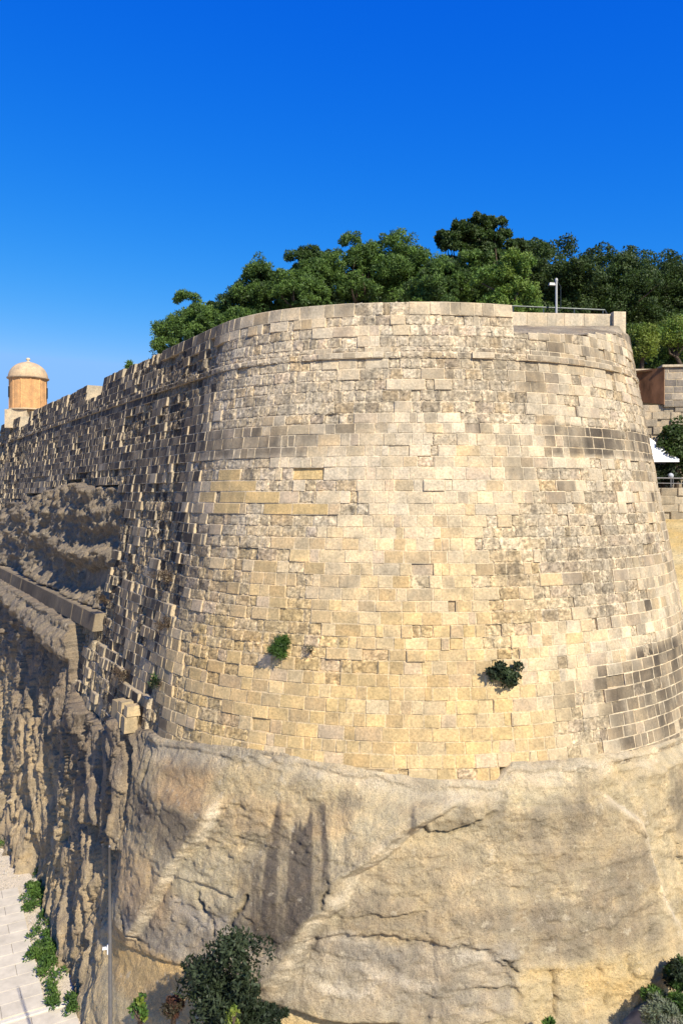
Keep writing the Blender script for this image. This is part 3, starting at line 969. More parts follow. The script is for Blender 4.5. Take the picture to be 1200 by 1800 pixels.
# ---------------------------------------------------------------- foliage
def leaf_cloud(centers, radii, nleaf, lw, ll, tones, seed, up=0.25, droop=0.0, spread=0.8, thin=0.0):
    r = np.random.default_rng(seed)
    n = len(centers)
    C = np.repeat(np.asarray(centers, float), nleaf, 0); R = np.repeat(np.asarray(radii, float), nleaf)
    N = len(C)
    d = r.normal(size=(N, 3)); d[:, 2] += up
    d /= np.linalg.norm(d, axis=1)[:, None]
    rad = R * (0.55 + 0.45 * r.random(N) ** 0.5)
    p = C + d * rad[:, None] * np.array([1, 1, 0.85])
    # sprays lie along the lobe's surface and point outwards a little
    tg = np.cross(d, r.normal(size=(N, 3))); tg /= np.linalg.norm(tg, axis=1)[:, None]
    ax = tg + (0.35 + droop) * d + spread * 0.5 * r.normal(size=(N, 3)) + np.array([0, 0, 0.25])
    ax /= np.linalg.norm(ax, axis=1)[:, None]
    sd = np.cross(ax, d + 0.45 * r.normal(size=(N, 3))); sd /= np.linalg.norm(sd, axis=1)[:, None]
    L = ll * (0.6 + 0.8 * r.random(N))[:, None]; W = lw * (0.6 + 0.8 * r.random(N))[:, None]
    v = np.stack([p, p + ax * L * 0.45 + sd * W, p + ax * L, p + ax * L * 0.45 - sd * W], 1).reshape(-1, 3)
    f = np.arange(N * 4).reshape(-1, 4)
    tones = np.asarray(tones, float)
    ct = r.integers(0, len(tones), n)
    t = tones[np.repeat(ct, nleaf)]
    t = t * (0.75 + 0.5 * r.random((N, 1)))
    return v, f, np.repeat(t, 4, 0)


PINE = [(0.092, 0.155, 0.032), (0.110, 0.180, 0.036), (0.068, 0.118, 0.030)]
BRIGHT = [(0.14, 0.22, 0.040), (0.11, 0.19, 0.036), (0.16, 0.23, 0.045)]
DEEP = [(0.042, 0.072, 0.016), (0.050, 0.086, 0.018), (0.036, 0.062, 0.016), (0.065, 0.098, 0.030)]
LIME = [(0.16, 0.21, 0.03), (0.12, 0.18, 0.03), (0.18, 0.22, 0.04)]
OLIVE = [(0.028, 0.042, 0.020), (0.035, 0.052, 0.024), (0.022, 0.034, 0.018)]
WEED = [(0.070, 0.135, 0.026), (0.095, 0.165, 0.032), (0.055, 0.105, 0.024)]


def px_at(px, py, Y):
    """where a ray of the photograph meets the distance Y"""
    return np.array([(px - 600) / 1350 * Y, Y, (870 - py) / 1350 * Y])


GT = 'trees behind the bastion parapet'


def tree(name, label, cx, top, bot, half, Y, tones, seed, base_z, nclump=46, clump=0.34, nleaf=330, lw=0.024, ll=0.13, cat='tree', group=None, irregular=0.25, lean=0.0, deep=None, boughs=26):
    r = np.random.default_rng(seed)
    c0 = px_at(cx, (top + bot) / 2, Y)
    if group == GT: half, bot = half * 1.12, bot + 25
    c0 = px_at(cx, (top + bot) / 2, Y)
    hx = half / 1350 * Y
    hz = (bot - top) / 2 / 1350 * Y
    hy = deep or hx * 0.9
    root = empty(name, (c0[0], c0[1], base_z))
    cr = clump * min(hx, hz * 1.2)
    pts, rads = [], []
    if group == GT:
        # boughs: flat-bottomed domes of sprays, stacked through the crown
        for k in range(boughs):
            q = r.normal(size=3); q /= np.linalg.norm(q)
            q[2] = abs(q[2]) if r.random() < 0.30 else q[2]
            rb = min(hx, hz) * r.uniform(0.26, 0.46)
            cb = c0 + q * np.array([hx - rb * .8, hy - rb * .8, hz - rb * .75]) * r.uniform(0.30, 1.06)
            for i in range(13):
                e = r.normal(size=3); e /= np.linalg.norm(e)
                e[2] = abs(e[2]) - 0.12
                pts.append(cb + e * rb * np.array([1, 1, 0.72]) * r.uniform(0.7, 1.0))
                rads.append(rb * r.uniform(0.24, 0.42))
    while group != GT and len(pts) < nclump:
        q = r.normal(size=3); q /= np.linalg.norm(q)
        if q[2] < -0.75: continue
        k = 0.55 + 0.45 * r.random() ** 0.5
        bump = 1 + irregular * (vnoise(q[0] * 2.2 + seed, q[2] * 2.2 + q[1], seed) - 0.6)
        pts.append(c0 + q * np.array([hx - cr * .7, hy - cr * .7, hz - cr * .7]) * k * bump + [lean * q[2], 0, 0])
        rads.append(cr * r.uniform(0.6, 1.35))
    if group == GT:
        nleaf = int(nleaf * 0.38)
        ar, rr_ = np.array(pts), np.array(rads)
        lo, hi = (ar - rr_[:, None] * 0.6).min(0), (ar + rr_[:, None] * 0.6).max(0)
        ar[:, 0] = c0[0] - hx + (ar[:, 0] - lo[0]) * 2 * hx / (hi[0] - lo[0])
        ar[:, 2] = c0[2] - hz + (ar[:, 2] - lo[2]) * 2 * hz / (hi[2] - lo[2])
        pts = list(ar)
    v, f, t = leaf_cloud(pts, rads, nleaf, lw, ll, tones, seed + 1)
    off = np.array(root.location)
    link('crown', make_mesh('crown', v - off, f, M_LEAF, {'col': t}), root)
    # trunk and limbs
    mb = MB()
    fork = c0 + [0, 0, -hz * 0.55]
    mb.tube([np.array([c0[0] + r.normal() * .15, c0[1], base_z - 0.1]) - off, (np.array([c0[0], c0[1], base_z]) + fork) / 2 - off + r.normal(size=3) * 0.12, fork - off],
            [0.05 * hx + 0.09, 0.04 * hx + 0.07, 0.03 * hx + 0.05], 7)
    for i in r.choice(len(pts), min(9, len(pts)), replace=False):
        mid = (fork + pts[i]) / 2 + r.normal(size=3) * 0.15 * hx
        mb.tube([fork - off, mid - off, pts[i] - off], [0.03 * hx + 0.03, 0.02 * hx + 0.02, 0.012], 5, caps=False)
    mb.build('trunk', M_BARK, root, smooth=True)
    tag(root, label, cat, group)
    return root


GT = 'trees behind the bastion parapet'
TZ = 4.3
tree('pine_tree', 'low spreading pine at the left end of the grove, above the dark wall', 332, 512, 640, 66, 36, PINE, 1, TZ, 54, group=GT)
tree('pine_tree', 'small low pine sprawling under its taller neighbours just right of the grove end', 395, 545, 625, 60, 33.5, PINE, 2, TZ, 40, group=GT)
tree('pine_tree', 'airy round pine breaking the skyline above the curving parapet, second from the grove end', 447, 448, 580, 62, 36, PINE[1:] + DEEP[:1], 3, TZ, 52, irregular=0.5, group=GT)
tree('pine_tree', 'mid-sized pine in the dip of the skyline right of the airy round one', 530, 452, 555, 52, 35, PINE, 4, TZ, 44, irregular=0.4, group=GT)
tree('pine_tree', 'dark domed pine rising beside the dip in the tree skyline', 552, 432, 550, 46, 38, DEEP[:2] + PINE[2:], 5, TZ, 48, group=GT)
tree('pine_tree', 'billowing mid green pine with a flat domed top over the bastion', 625, 406, 545, 58, 36, PINE, 6, TZ, 62, group=GT)
tree('pine_tree', 'tall billowing pine in the middle of the grove, broadest dome of the skyline', 712, 398, 545, 74, 36.5, PINE + BRIGHT[1:2], 7, TZ, 72, group=GT)
tree('pine_tree', 'lower pine in front of the middle of the grove, crown just above the parapet', 768, 452, 550, 62, 33, PINE + DEEP[:1], 8, TZ, 50, group=GT)
tree('carob_tree', 'thin dark tree with loose feathery top standing left of the tallest tree', 802, 386, 540, 32, 40, DEEP, 9, TZ, 34, nleaf=260, lw=0.05, ll=0.15, boughs=20, group=GT)
tree('carob_tree', 'tallest dark broad-leaved tree, highest point of the skyline', 866, 376, 540, 52, 41, DEEP, 10, TZ, 56, nleaf=280, lw=0.055, ll=0.15, boughs=26, group=GT)
tree('pine_tree', 'bright sunlit green pine beside the light post above the stepped rim', 892, 446, 552, 56, 31, BRIGHT, 11, TZ, 50, nleaf=200, irregular=0.4, group=GT)
tree('pine_tree', 'shaded green pine left of the bright sunlit one', 825, 440, 552, 48, 34.5, PINE[:2] + DEEP[:1], 12, TZ, 46, group=GT)
tree('ficus_tree', 'broad dark fig tree directly behind the light post', 965, 418, 600, 82, 49, DEEP, 13, TZ, 90, clump=0.24, nleaf=300, lw=0.05, ll=0.14, boughs=30, group=GT)
tree('ficus_tree', 'broad dark fig tree behind the right end of the handrail', 1060, 434, 610, 84, 51, DEEP, 14, TZ, 90, clump=0.24, nleaf=300, lw=0.05, ll=0.14, boughs=30, group=GT)
tree('ficus_tree', 'broad dark fig tree at the right edge above the bright shrubs', 1150, 444, 630, 80, 53, DEEP, 15, 5.6, 90, clump=0.24, nleaf=300, lw=0.05, ll=0.14, boughs=30, group=GT)
tree('ficus_tree', 'dark fig tree cut off by the right edge of the picture', 1235, 475, 640, 62, 52, DEEP, 16, 5.6, 60, clump=0.26, nleaf=300, lw=0.05, ll=0.14, boughs=30, group=GT)
tree('pine_shrub', 'bright green young pine right of the bastion rim, above the rusty panel', 1128, 566, 650, 36, 36.0, LIME, 17, 5.6, 34, nleaf=170, irregular=0.5, cat='shrub', group='bright young pines')
tree('pine_shrub', 'bright green young pine above the ashlar wall at the right edge', 1188, 543, 652, 46, 37.5, LIME + BRIGHT, 18, 5.6, 44, nleaf=170, irregular=0.5, cat='shrub', group='bright young pines')
tree('shrub', 'dark scrubby bush under the bright young pines on top of the ashlar wall', 1165, 612, 660, 62, 38.5, DEEP + PINE, 19, 5.6, 36, cat='shrub', deep=0.9)
for lab, cx_, tp_, hw_, sd_ in (('dark evergreen undergrowth behind the two leftmost pines', 440, 520, 62, 101), ('dark evergreen undergrowth under the dip of the tree skyline', 560, 495, 66, 102),
                              ('dark evergreen undergrowth behind the broadest dome of the grove', 690, 480, 74, 103), ('dark evergreen undergrowth behind the bright sunlit pine', 820, 470, 70, 104),
                              ('far dark tree filling the gap between the light post and the tallest tree', 930, 424, 66, 105), ('far dark tree filling the skyline above the handrail end', 1015, 436, 74, 106),
                              ('far dark tree filling the skyline above the bright young pines', 1110, 440, 76, 107), ('far dark tree filling the skyline at the right edge', 1180, 452, 70, 108)):
    tree('undergrowth_shrub' if sd_ < 105 else 'evergreen_tree', lab, cx_, tp_, 580, hw_, 43 if sd_ < 105 else 57, DEEP, sd_, TZ, 60, nleaf=300, lw=0.05, ll=0.15, cat='shrub' if sd_ < 105 else 'tree', group=GT, boughs=30)
tree('shrub', 'tiny tuft of green peeping over the dark flank parapet', 228, 634, 655, 6, 33.5, PINE, 20, TZ, 6, clump=0.5, nleaf=60, ll=0.16, cat='shrub')

# ---------------------------------------------------------------- plants rooted in the wall joints
def wall_plant(name, label, s, z, r, tones, seed, nclump=12, nleaf=60, lw=0.02, ll=0.09, squash=1.0, stem=True, out=0.5):
    rr = np.random.default_rng(seed)
    p = surf(np.array(float(s)), np.array(float(z)), 0.0)
    x, y, a = plan(np.array(float(s)))
    nrm = np.array([sin(a), -cos(a), 0.15])
    root = empty(name, tuple(p))
    c0 = nrm * r * out + np.array([0, 0, r * 0.35])
    pts = [c0 + rr.normal(size=3) * np.array([r * .48, r * .38, r * .42 * squash]) for _ in range(nclump)]
    v, f, t = leaf_cloud(pts, [r * 0.34] * nclump, nleaf, lw, ll, tones, seed + 3, up=0.2)
    link('foliage', make_mesh('foliage', v, f, M_LEAF, {'col': t}), root)
    mb = MB()
    for q in pts[:7]:
        mb.tube([-nrm * 0.1, q * 0.5 + rr.normal(size=3) * 0.02, q], [0.012, 0.009, 0.004], 5, caps=False)
    mb.build('stem', M_BARK, root)
    tag(root, label, 'plant')
    return root


DRY = [(0.12, 0.085, 0.055), (0.09, 0.065, 0.045)]
wall_plant('caper_bush', 'round soft green caper bush on the sunny bastion face, left one', -3.1, -4.05, 0.25, WEED[:1] + [(0.05, 0.095, 0.022)], 31, 16, 130, 0.010, 0.12, 1.25)
wall_plant('caper_bush', 'dark bushy caper with woody stem low on the bastion face', 1.55, -4.6, 0.33, OLIVE + [(0.05, 0.075, 0.03)], 32, 17, 70, 0.030, 0.10)
wall_plant('dry_sprig', 'small dry sprig beside the round green caper bush', -2.5, -4.05, 0.16, DRY + OLIVE[:1], 33, 6, 14, 0.008, 0.09, 0.5)
wall_plant('wall_plant', 'small green plant at the foot of the dark flank beside the bastion corner', -6.62, -5.6, 0.20, OLIVE + WEED[2:], 34, 8, 60, 0.012, 0.10, out=1.0)
wall_plant('dry_plant', 'brown dried plant above the broken plinth of the flank', -9.6, -5.95, 0.24, DRY, 35, 8, 50, 0.010, 0.11, out=1.0)
wall_plant('dry_plant', 'brown dried plant hanging on the flank at the end of the smooth ledge', -13.1, -3.9, 0.24, DRY, 36, 8, 40, 0.010, 0.11, out=1.0)
wall_plant('dry_plant', 'brown dried plant high on the flank where the facing turns pale', -7.3, -2.6, 0.24, DRY, 37, 8, 40, 0.010, 0.11, out=1.0)
wall_plant('dry_plant', 'brown dried plant on the flank midway above the small green plant', -6.75, -3.95, 0.22, DRY, 38, 8, 40, 0.010, 0.11, out=1.0)

# ---------------------------------------------------------------- sentry box on the far corner
M_SENTRY = stone_material('sentry_stone', 1.2, 0.3, dark=(0.22, 0.13, 0.08), streak_scale=(2.5, 2.5, 0.2))


def colored(o, rgb, dirt=0.3):
    me = o.data
    at = me.attributes.new('col', 'FLOAT_COLOR', 'POINT')
    at.data.foreach_set('color', np.tile(np.array([*rgb, dirt], np.float32), (len(me.vertices), 1)).ravel())
    return o


# broken stub of an older wall left standing on the rock at the bastion's left corner
stub = empty('broken_wall_stub', tuple(surf(np.array(-8.2), np.array(-7.0), 0.3)))
for k, (ss, zz_, ww, hh) in enumerate(((-8.75, -6.75, 0.50, 0.62), (-8.25, -6.90, 0.44, 0.40), (-8.30, -6.53, 0.38, 0.32), (-7.75, -6.92, 0.46, 0.46), (-7.72, -6.52, 0.36, 0.30))):
    x_, y_, a_ = plan(np.array(ss))
    c_ = surf(np.array(ss), np.array(zz_), 0.34) - np.array(stub.location)
    mb = MB(); mb.box(tuple(c_), (ww, 0.42, hh), float(a_) + random.uniform(-.12, .12), 0.86)
    colored(mb.build('stone_block', M_STONE, stub), (YELLOW * 0.5 + CREAM * 0.4) * random.uniform(0.75, 0.98), 0.45)
tag(stub, 'broken stub of pale yellow stones on the rock at the bastion left foot', 'ruined wall')

SY = 55.0
sp = px_at(50, 727, SY)
sr = 33 / 1350 * SY
sentry = empty('sentry_box', (sp[0], sp[1], sp[2]))
mb = MB(); mb.box((-0.40, -0.1, -0.46), (sr * 1.15, sr * 1.6, 1.3)); colored(mb.build('base', M_SENTRY, sentry), (0.52, 0.42, 0.28))
bh = (727 - 668) / 1350 * SY
mb = MB()
n = 96
flute = lambda t: 1.0 - 0.035 * (abs(((t * 12 / (2 * pi)) % 1.0) - 0.5) < 0.40)
mb.lathe((0, 0, 0), [(sr * .96, 0.2), (sr * .96, bh)], n, flute)
colored(mb.build('drum', M_SENTRY, sentry), (0.60, 0.335, 0.145), 0.6)
mb = MB(); mb.lathe((0, 0, 0), [(0, 0.199), (sr * 1.02, 0.199), (sr * 1.02, 0.26), (sr * .99, 0.28), (0, 0.28)], 48); colored(mb.build('plinth', M_SENTRY, sentry), (0.54, 0.42, 0.27))
mb = MB(); mb.lathe((0, 0, 0), [(sr * .9, bh - 0.02), (sr * .99, bh), (sr * 1.06, bh + 0.06), (sr * 1.06, bh + 0.13), (sr * .9, bh + 0.14)], 48); colored(mb.build('cornice', M_SENTRY, sentry), (0.40, 0.31, 0.21), 0.7)
dh = (668 - 637) / 1350 * SY
prof = [(sr * 1.0 * cos(t), bh + 0.12 + (dh - 0.1) * sin(t)) for t in np.linspace(0, pi / 2 - 0.001, 16)]
mb = MB(); mb.lathe((0, 0, 0), prof, 48); colored(mb.build('dome', M_SENTRY, sentry, smooth=True), (0.52, 0.39, 0.24), 0.35)
tz = bh + dh
mb = MB(); mb.lathe((0, 0, 0), [(0.13, tz - 0.03), (0.16, tz + .05), (0.07, tz + .08), (0.07, tz + .12), (0.14, tz + .18), (0.15, tz + .24), (0.09, tz + .31), (0.001, tz + .33)], 16)
colored(mb.build('finial', M_SENTRY, sentry, smooth=True), (0.60, 0.50, 0.35), 0.1)
for ang in (13, 211, 110):
    t = radians(ang)
    mb = MB(); mb.box((cos(t) * sr * .93, sin(t) * sr * .93, bh * 0.62), (0.12, 0.30, 0.75), t); mb.build('lookout_slot', M_DARK, sentry)
tag(sentry, 'round domed limestone sentry box with fluted drum on the far corner of the wall', 'sentry box')

# return wall beyond the far corner
c0 = surf(np.array([S_LC]), np.array([4.5]), -0.1)[0]
cl = surf(np.array([S_LC]), np.array([-15.4]), -0.1)[0]
V, q = [], []
dirv = np.array([0.55, 0.835, 0])
for kx in range(13):
    for zz in np.linspace(-15.4, 4.9, 21):
        t = (zz + 15.4) / 20.3
        V.append(cl * (1 - t) + np.array([c0[0], c0[1], 4.9]) * t + dirv * kx * 2 + np.array([-.8, .5, 0]) * 0 + rng.normal(size=3) * 0.03)
        V[-1][2] = zz
for kx in range(12):
    for j in range(20):
        q.append((kx * 21 + j, kx * 21 + j + 1, (kx + 1) * 21 + j + 1, (kx + 1) * 21 + j))
rw = link('return_wall', make_mesh('return_wall', np.array(V), np.array(q), M_STONE, {'col': np.tile([*GREY, 0.6], (len(V), 1))}))
tag(rw, 'grey stone return wall running back from the far corner under the sentry box', 'wall')


# ---------------------------------------------------------------- right rim: sloping weathered cap, low parapet, handrail, light post
sr_ = np.linspace(1.7, 14, 64)
zt = top_z(np.maximum(sr_, 2.67))
xs, ys, _ = plan(sr_)
V, q = [], []
rows = 14
for j in range(rows):
    t = j / (rows - 1)
    P0 = surf(sr_, zt - 0.02, -0.02)
    tgtY = np.maximum(24.75, P0[:, 1] + 0.35)
    P1 = np.stack([P0[:, 0] * (1 + 0 * t) + 0.0, tgtY, np.full(len(sr_), 5.45)], -1)
    P = P0 * (1 - t) + P1 * t
    P[:, 2] += 0.05 * fbm(P[:, 0] * 2.2, P[:, 1] * 2.2, 150, 3) * (j > 0) * (t < 0.97)
    V.append(P)
V = np.concatenate(V)
idx = np.arange(len(V)).reshape(rows, len(sr_))
q = np.stack([idx[:-1, :-1], idx[:-1, 1:], idx[1:, 1:], idx[1:, :-1]], -1).reshape(-1, 4)
cc = lerp3(CREAM * 0.8, GREY, np.clip(0.5 + fbm(V[:, 0] * 1.2, V[:, 1] * 4, 151, 3), 0, 1))
cap = link('weathered_cap', make_mesh('weathered_cap', V, q, M_ROCK, {'col': np.concatenate([cc, np.full((len(cc), 1), 0.5)], 1)}, smooth=True))
tag(cap, 'sloping weathered stone cap on the broken right rim, below the low parapet', 'stone cap')


def ashlar_wall(name, label, cat, p0, p1, z0, z1, course, lens, colf, thick=0.5, d_sd=0.008, seed=1, joint=None, top_over=0.0):
    """straight vertical wall laid stone by stone; every stone a child"""
    r = random.Random(seed)
    p0, p1 = np.array(p0, float), np.array(p1, float)
    Lg = np.linalg.norm(p1 - p0); t = (p1 - p0) / Lg; n = np.array([t[1], -t[0]])
    root = empty(name, (p0[0], p0[1], z0))
    z = z0
    cnt = 0
    while z < z1 - 0.05:
        h = min(course * r.uniform(0.94, 1.06), z1 - z)
        s = -r.uniform(0, lens[1] * .5)
        while s < Lg:
            w = r.uniform(*lens)
            a, b = max(s, 0), min(s + w, Lg)
            if b - a > 0.05:
                c = colf(r, (a + b) / 2, z)
                d = r.gauss(0, d_sd)
                mort = np.array(joint if joint is not None else c * 1.25)
                V, C = [], []
                for ins, dd, cl_ in ((0, -0.014, mort), (0.010, -0.014, mort), (0.022, 0.0, c)):
                    for u, v in ((a + ins, z + ins), (b - ins, z + ins), (b - ins, z + h - ins), (a + ins, z + h - ins)):
                        P = p0 + t * u + n * (d + dd)
                        V.append((P[0], P[1], v)); C.append([*cl_, 0.4])
                for u, v in ((a, z), (b, z), (b, z + h), (a, z + h)):
                    P = p0 + t * u - n * thick
                    V.append((P[0], P[1], v)); C.append([*c, 0.3])
                F = []
                for k0 in (0, 4):
                    for i in range(4):
                        j = (i + 1) % 4
                        F.append((k0 + i, k0 + j, k0 + 4 + j, k0 + 4 + i))
                F.append((8, 9, 10, 11))
                for i in range(4):
                    j = (i + 1) % 4
                    F.append((j, i, 12 + i, 12 + j))
                F.append((15, 14, 13, 12))
                V = np.array(V); ctr = V.mean(0)
                link('stone_block', make_mesh('stone_block', V - ctr, np.array(F), M_STONE, {'col': np.clip(C, 0.02, .8)}), root, tuple(ctr - np.array(root.location)))
                cnt += 1
            s += w
        z += h
    tag(root, label, cat)
    return root


def pale(r, s, z):
    c = CREAM * r.uniform(0.9, 1.08)
    return c * 0.75 + GREY * 0.25 if r.random() < 0.25 else c


ashlar_wall('low_parapet', 'low pale stone parapet set back on the stepped right end of the bastion', 'wall', (5.35, 24.72), (9.05, 25.02), 5.25, 5.92, 0.66, (0.45, 0.95), pale, 0.45, 0.006, 8, CREAM * 1.0)
pier = MB()
pier.box((8.98, 25.12, 5.52), (0.40, 0.5, 0.84), 0.08)
colored(pier.build('parapet_pier', M_STONE), CREAM, 0.3)
tag(bpy.data.objects['parapet_pier'], 'square pale stone end pier of the low parapet at the bastion edge', 'pier')

M_RAIL = plain_material('dark_rail', (0.10, 0.11, 0.10), 0.4, 0.7, 0.2, 10)
hr = empty('handrail', (5.6, 26.2, 5.3))
P0, P1 = px_at(898, 538, 26.2), px_at(1062, 545, 26.6)
o_ = np.array(hr.location)
mb = MB(); mb.tube([P0 - o_, P1 - o_], 0.028, 8); mb.build('rail', M_RAIL, hr)
mb = MB(); mb.tube([P1 - o_, P1 - o_ + [0.38, 0.15, -0.55]], 0.026, 8); mb.build('end_brace', M_RAIL, hr)
for t in (0.02, 0.34, 0.67, 0.98):
    p = P0 * (1 - t) + P1 * t - o_
    mb = MB(); mb.tube([(p[0], p[1], 4.3 - 5.3), (p[0], p[1], p[2])], 0.022, 8); mb.build('post', M_RAIL, hr)
tag(hr, 'thin dark metal handrail behind the low parapet', 'handrail')

lp = empty('light_post', tuple(px_at(977, 548, 26.0)))
lp.location.z = 4.3
o_ = np.array(lp.location)
T = px_at(977, 493, 26.0) - o_
M_POST = plain_material('galvanised_post', (0.40, 0.39, 0.36), 0.5, 0.2, 0.1, 10)
mb = MB(); mb.tube([(0, 0, 0), T], 0.038, 12); mb.build('pole', M_POST, lp)
mb = MB(); mb.lathe(tuple(T), [(0.04, -0.06), (0.055, 0), (0.045, 0.06), (0.001, 0.09)], 12); mb.build('cap', M_POST, lp)
mb = MB(); mb.tube([T + [0, 0, -.16], T + [-.11, -.03, -.15]], 0.018, 6); mb.build('bracket', M_STEEL, lp)
mb = MB(); mb.box((T[0] - 0.17, T[1] - 0.05, T[2] - 0.14), (0.22, 0.12, 0.09), 0.2, 0.8); mb.build('floodlight', M_STEEL, lp)
mb = MB(); mb.tube([T + [.02, 0, -.02], T + [.15, 0, -.2], T + [.15, 0, -.9], T + [.06, 0, -1.1]], 0.008, 5); mb.build('cable', M_RAIL, lp)
tag(lp, 'slim grey post with floodlight and loose cable behind the low parapet', 'light post')

# ---------------------------------------------------------------- behind the bastion on the right
def sooty(r, s, z):
    k = r.random()
    return lerp3(np.array([0.20, 0.175, 0.15]), np.array([0.36, 0.31, 0.24]), np.array(k)) * r.uniform(.8, 1.1)


ashlar_wall('retaining_wall', 'dark ashlar retaining wall with pale joints right of the rusty panel', 'wall', (14.45, 34.4), (18.6, 34.0), 3.95, 5.72, 0.31, (0.42, 0.78), sooty, 0.6, 0.008, 21, CREAM * 0.95)
mb = MB(); mb.box((16.5, 34.5, 5.77), (4.3, 0.8, 0.10), -0.096); mb.box((13.6, 35.6, 5.77), (2.6, 0.3, 0.1), 0.0)
colored(mb.build('coping', M_STONE), CREAM * 0.9, 0.3)
tag(bpy.data.objects['coping'], 'thin pale stone coping along the ashlar retaining wall', 'coping')
rp = MB()  # rust-stained stone return face of the wall, built as a thin slab
pA, pB = np.array([14.42, 34.38]), np.array([12.6, 36.4])
zz = [(4.05, 5.70), (4.55, 5.75)]
th = np.array([0.05, 0.05])
vv = []
for off in (np.zeros(2), th):
    vv += [(*(pA + off), zz[0][0]), (*(pB + off), zz[1][0]), (*(pB + off), zz[1][1]), (*(pA + off), zz[0][1])]
rp.add(vv, [(0, 1, 2, 3), (7, 6, 5, 4), (0, 4, 5, 1), (1, 5, 6, 2), (2, 6, 7, 3), (3, 7, 4, 0)])
tag(rp.build('stained_cheek', M_RUST), 'rust-stained stone panel closing the side of the ashlar wall', 'cheek')


def rubble(r, s, z):
    return lerp3(np.array([0.24, 0.205, 0.16]), np.array([0.50, 0.41, 0.28]), np.array(r.random()))


ashlar_wall('rubble_wall', 'rough rubble wall under the ashlar wall and rusty panel', 'wall', (12.0, 34.75), (18.6, 34.15), -0.7, 4.1, 0.34, (0.28, 0.62), rubble, 0.6, 0.05, 22, np.array([0.42, 0.35, 0.25]))
ashlar_wall('terrace_wall', 'low sunlit stone wall below the grey pipe railing', 'wall', (11.6, 33.0), (18.0, 32.2), -1.1, 0.30, 0.35, (0.35, 0.8), lambda r, s, z: CREAM * r.uniform(0.55, 1.05), 0.4, 0.05, 23, CREAM * 0.8)
sheet('terrace_floor', [(11, 33.2), (18.4, 32.4), (18.6, 34.2), (11.6, 34.9)], -0.7, M_EARTH)
sheet('upper_terrace', [(11.9, 35.4), (14.6, 34.6), (60, 34.2), (60, 95), (13.5, 95)], 5.62, M_EARTH)

pr = empty('pipe_railing', (14.4, 32.85, 0.3))
o_ = np.array(pr.location)
P0, P1 = px_at(1130, 840, 33.1), px_at(1290, 842, 32.3)
mb = MB(); mb.tube([P0 - o_, P1 - o_], 0.03, 8); mb.build('top_rail', M_STEEL, pr)
mb = MB(); mb.tube([P0 - o_ - [0, 0, .22], P1 - o_ - [0, 0, .22]], 0.018, 8); mb.build('lower_rail', M_STEEL, pr)
for t in (0.0, 0.33, 0.66, 1.0):
    p = P0 * (1 - t) + P1 * t - o_
    mb = MB(); mb.tube([(p[0], p[1], -.05), (p[0], p[1], p[2])], 0.022, 8); mb.build('post', M_STEEL, pr)
tag(pr, 'grey pipe railing on the low wall below the parasol', 'railing')
gl = empty('globe_lamp', tuple(px_at(1178, 842, 33.2)))
mb = MB(); mb.lathe((0, 0, 0.14), [(0.001, -.12)] + [(.12 * cos(t), .12 * sin(t)) for t in np.linspace(-1.4, 1.4, 9)] + [(0.001, .12)], 16); mb.build('globe', plain_material('globe_glass', (.45, .47, .5), .25), gl, True)
mb = MB(); mb.lathe((0, 0, 0), [(0.05, -0.75), (0.03, -0.7), (0.03, .03), (0.06, .05), (0.001, .06)], 12); mb.build('stem', M_STEEL, gl)
tag(gl, 'small pale globe lamp just above the grey pipe railing', 'lamp')

par = empty('parasol', (13.55, 34.0 - 0.25, -0.7))
R_ = 1.05
mb = MB()
ez, tz = (870 - 808) / 1350 * 33.7 + 0.7, (870 - 770) / 1350 * 33.7 + 0.7
ring = []
corner = [(-R_, -R_ * .5), (R_, -R_ * .5), (R_, R_ * .5), (-R_, R_ * .5)]
mb.add([(0, 0, tz)] + [(x, y, ez) for x, y in corner] + [(x, y, ez - 0.12) for x, y in corner] + [(0, 0, tz - .03)] + [(x * .99, y * .99, ez - .02) for x, y in corner],
       [(0, 1, 2), (0, 2, 3), (0, 3, 4), (0, 4, 1), (1, 5, 6, 2), (2, 6, 7, 3), (3, 7, 8, 4), (4, 8, 5, 1), (9, 11, 10), (9, 12, 11), (9, 13, 12), (9, 10, 13)])
mb.build('canopy', plain_material('white_canvas', (0.80, 0.79, 0.77), .8, 0, .04, 4), par)
mb = MB(); mb.tube([(0, 0, 0), (0, 0, tz - .05)], 0.03, 10); mb.build('pole', M_STEEL, par)
mb = MB(); mb.box((0, 0, .05), (.6, .45, .1)); mb.build('base', M_STEEL, par)
tag(par, 'white canvas parasol jutting out from behind the bastion edge', 'parasol')
tree('shrub', 'dark leafy bush against the rubble wall right of the parasol', 1190, 735, 850, 36, 33.55, DEEP, 61, -0.7, 34, nleaf=150, lw=.05, ll=.13, cat='shrub', deep=0.45)
tree('shrub', 'added dark bush filling the dark area under the parasol', 1165, 812, 862, 34, 33.75, OLIVE, 62, -0.7, 22, nleaf=120, lw=.05, ll=.13, cat='shrub', deep=0.4)  # added bush, its dark leaves fill the dark area below the canopy

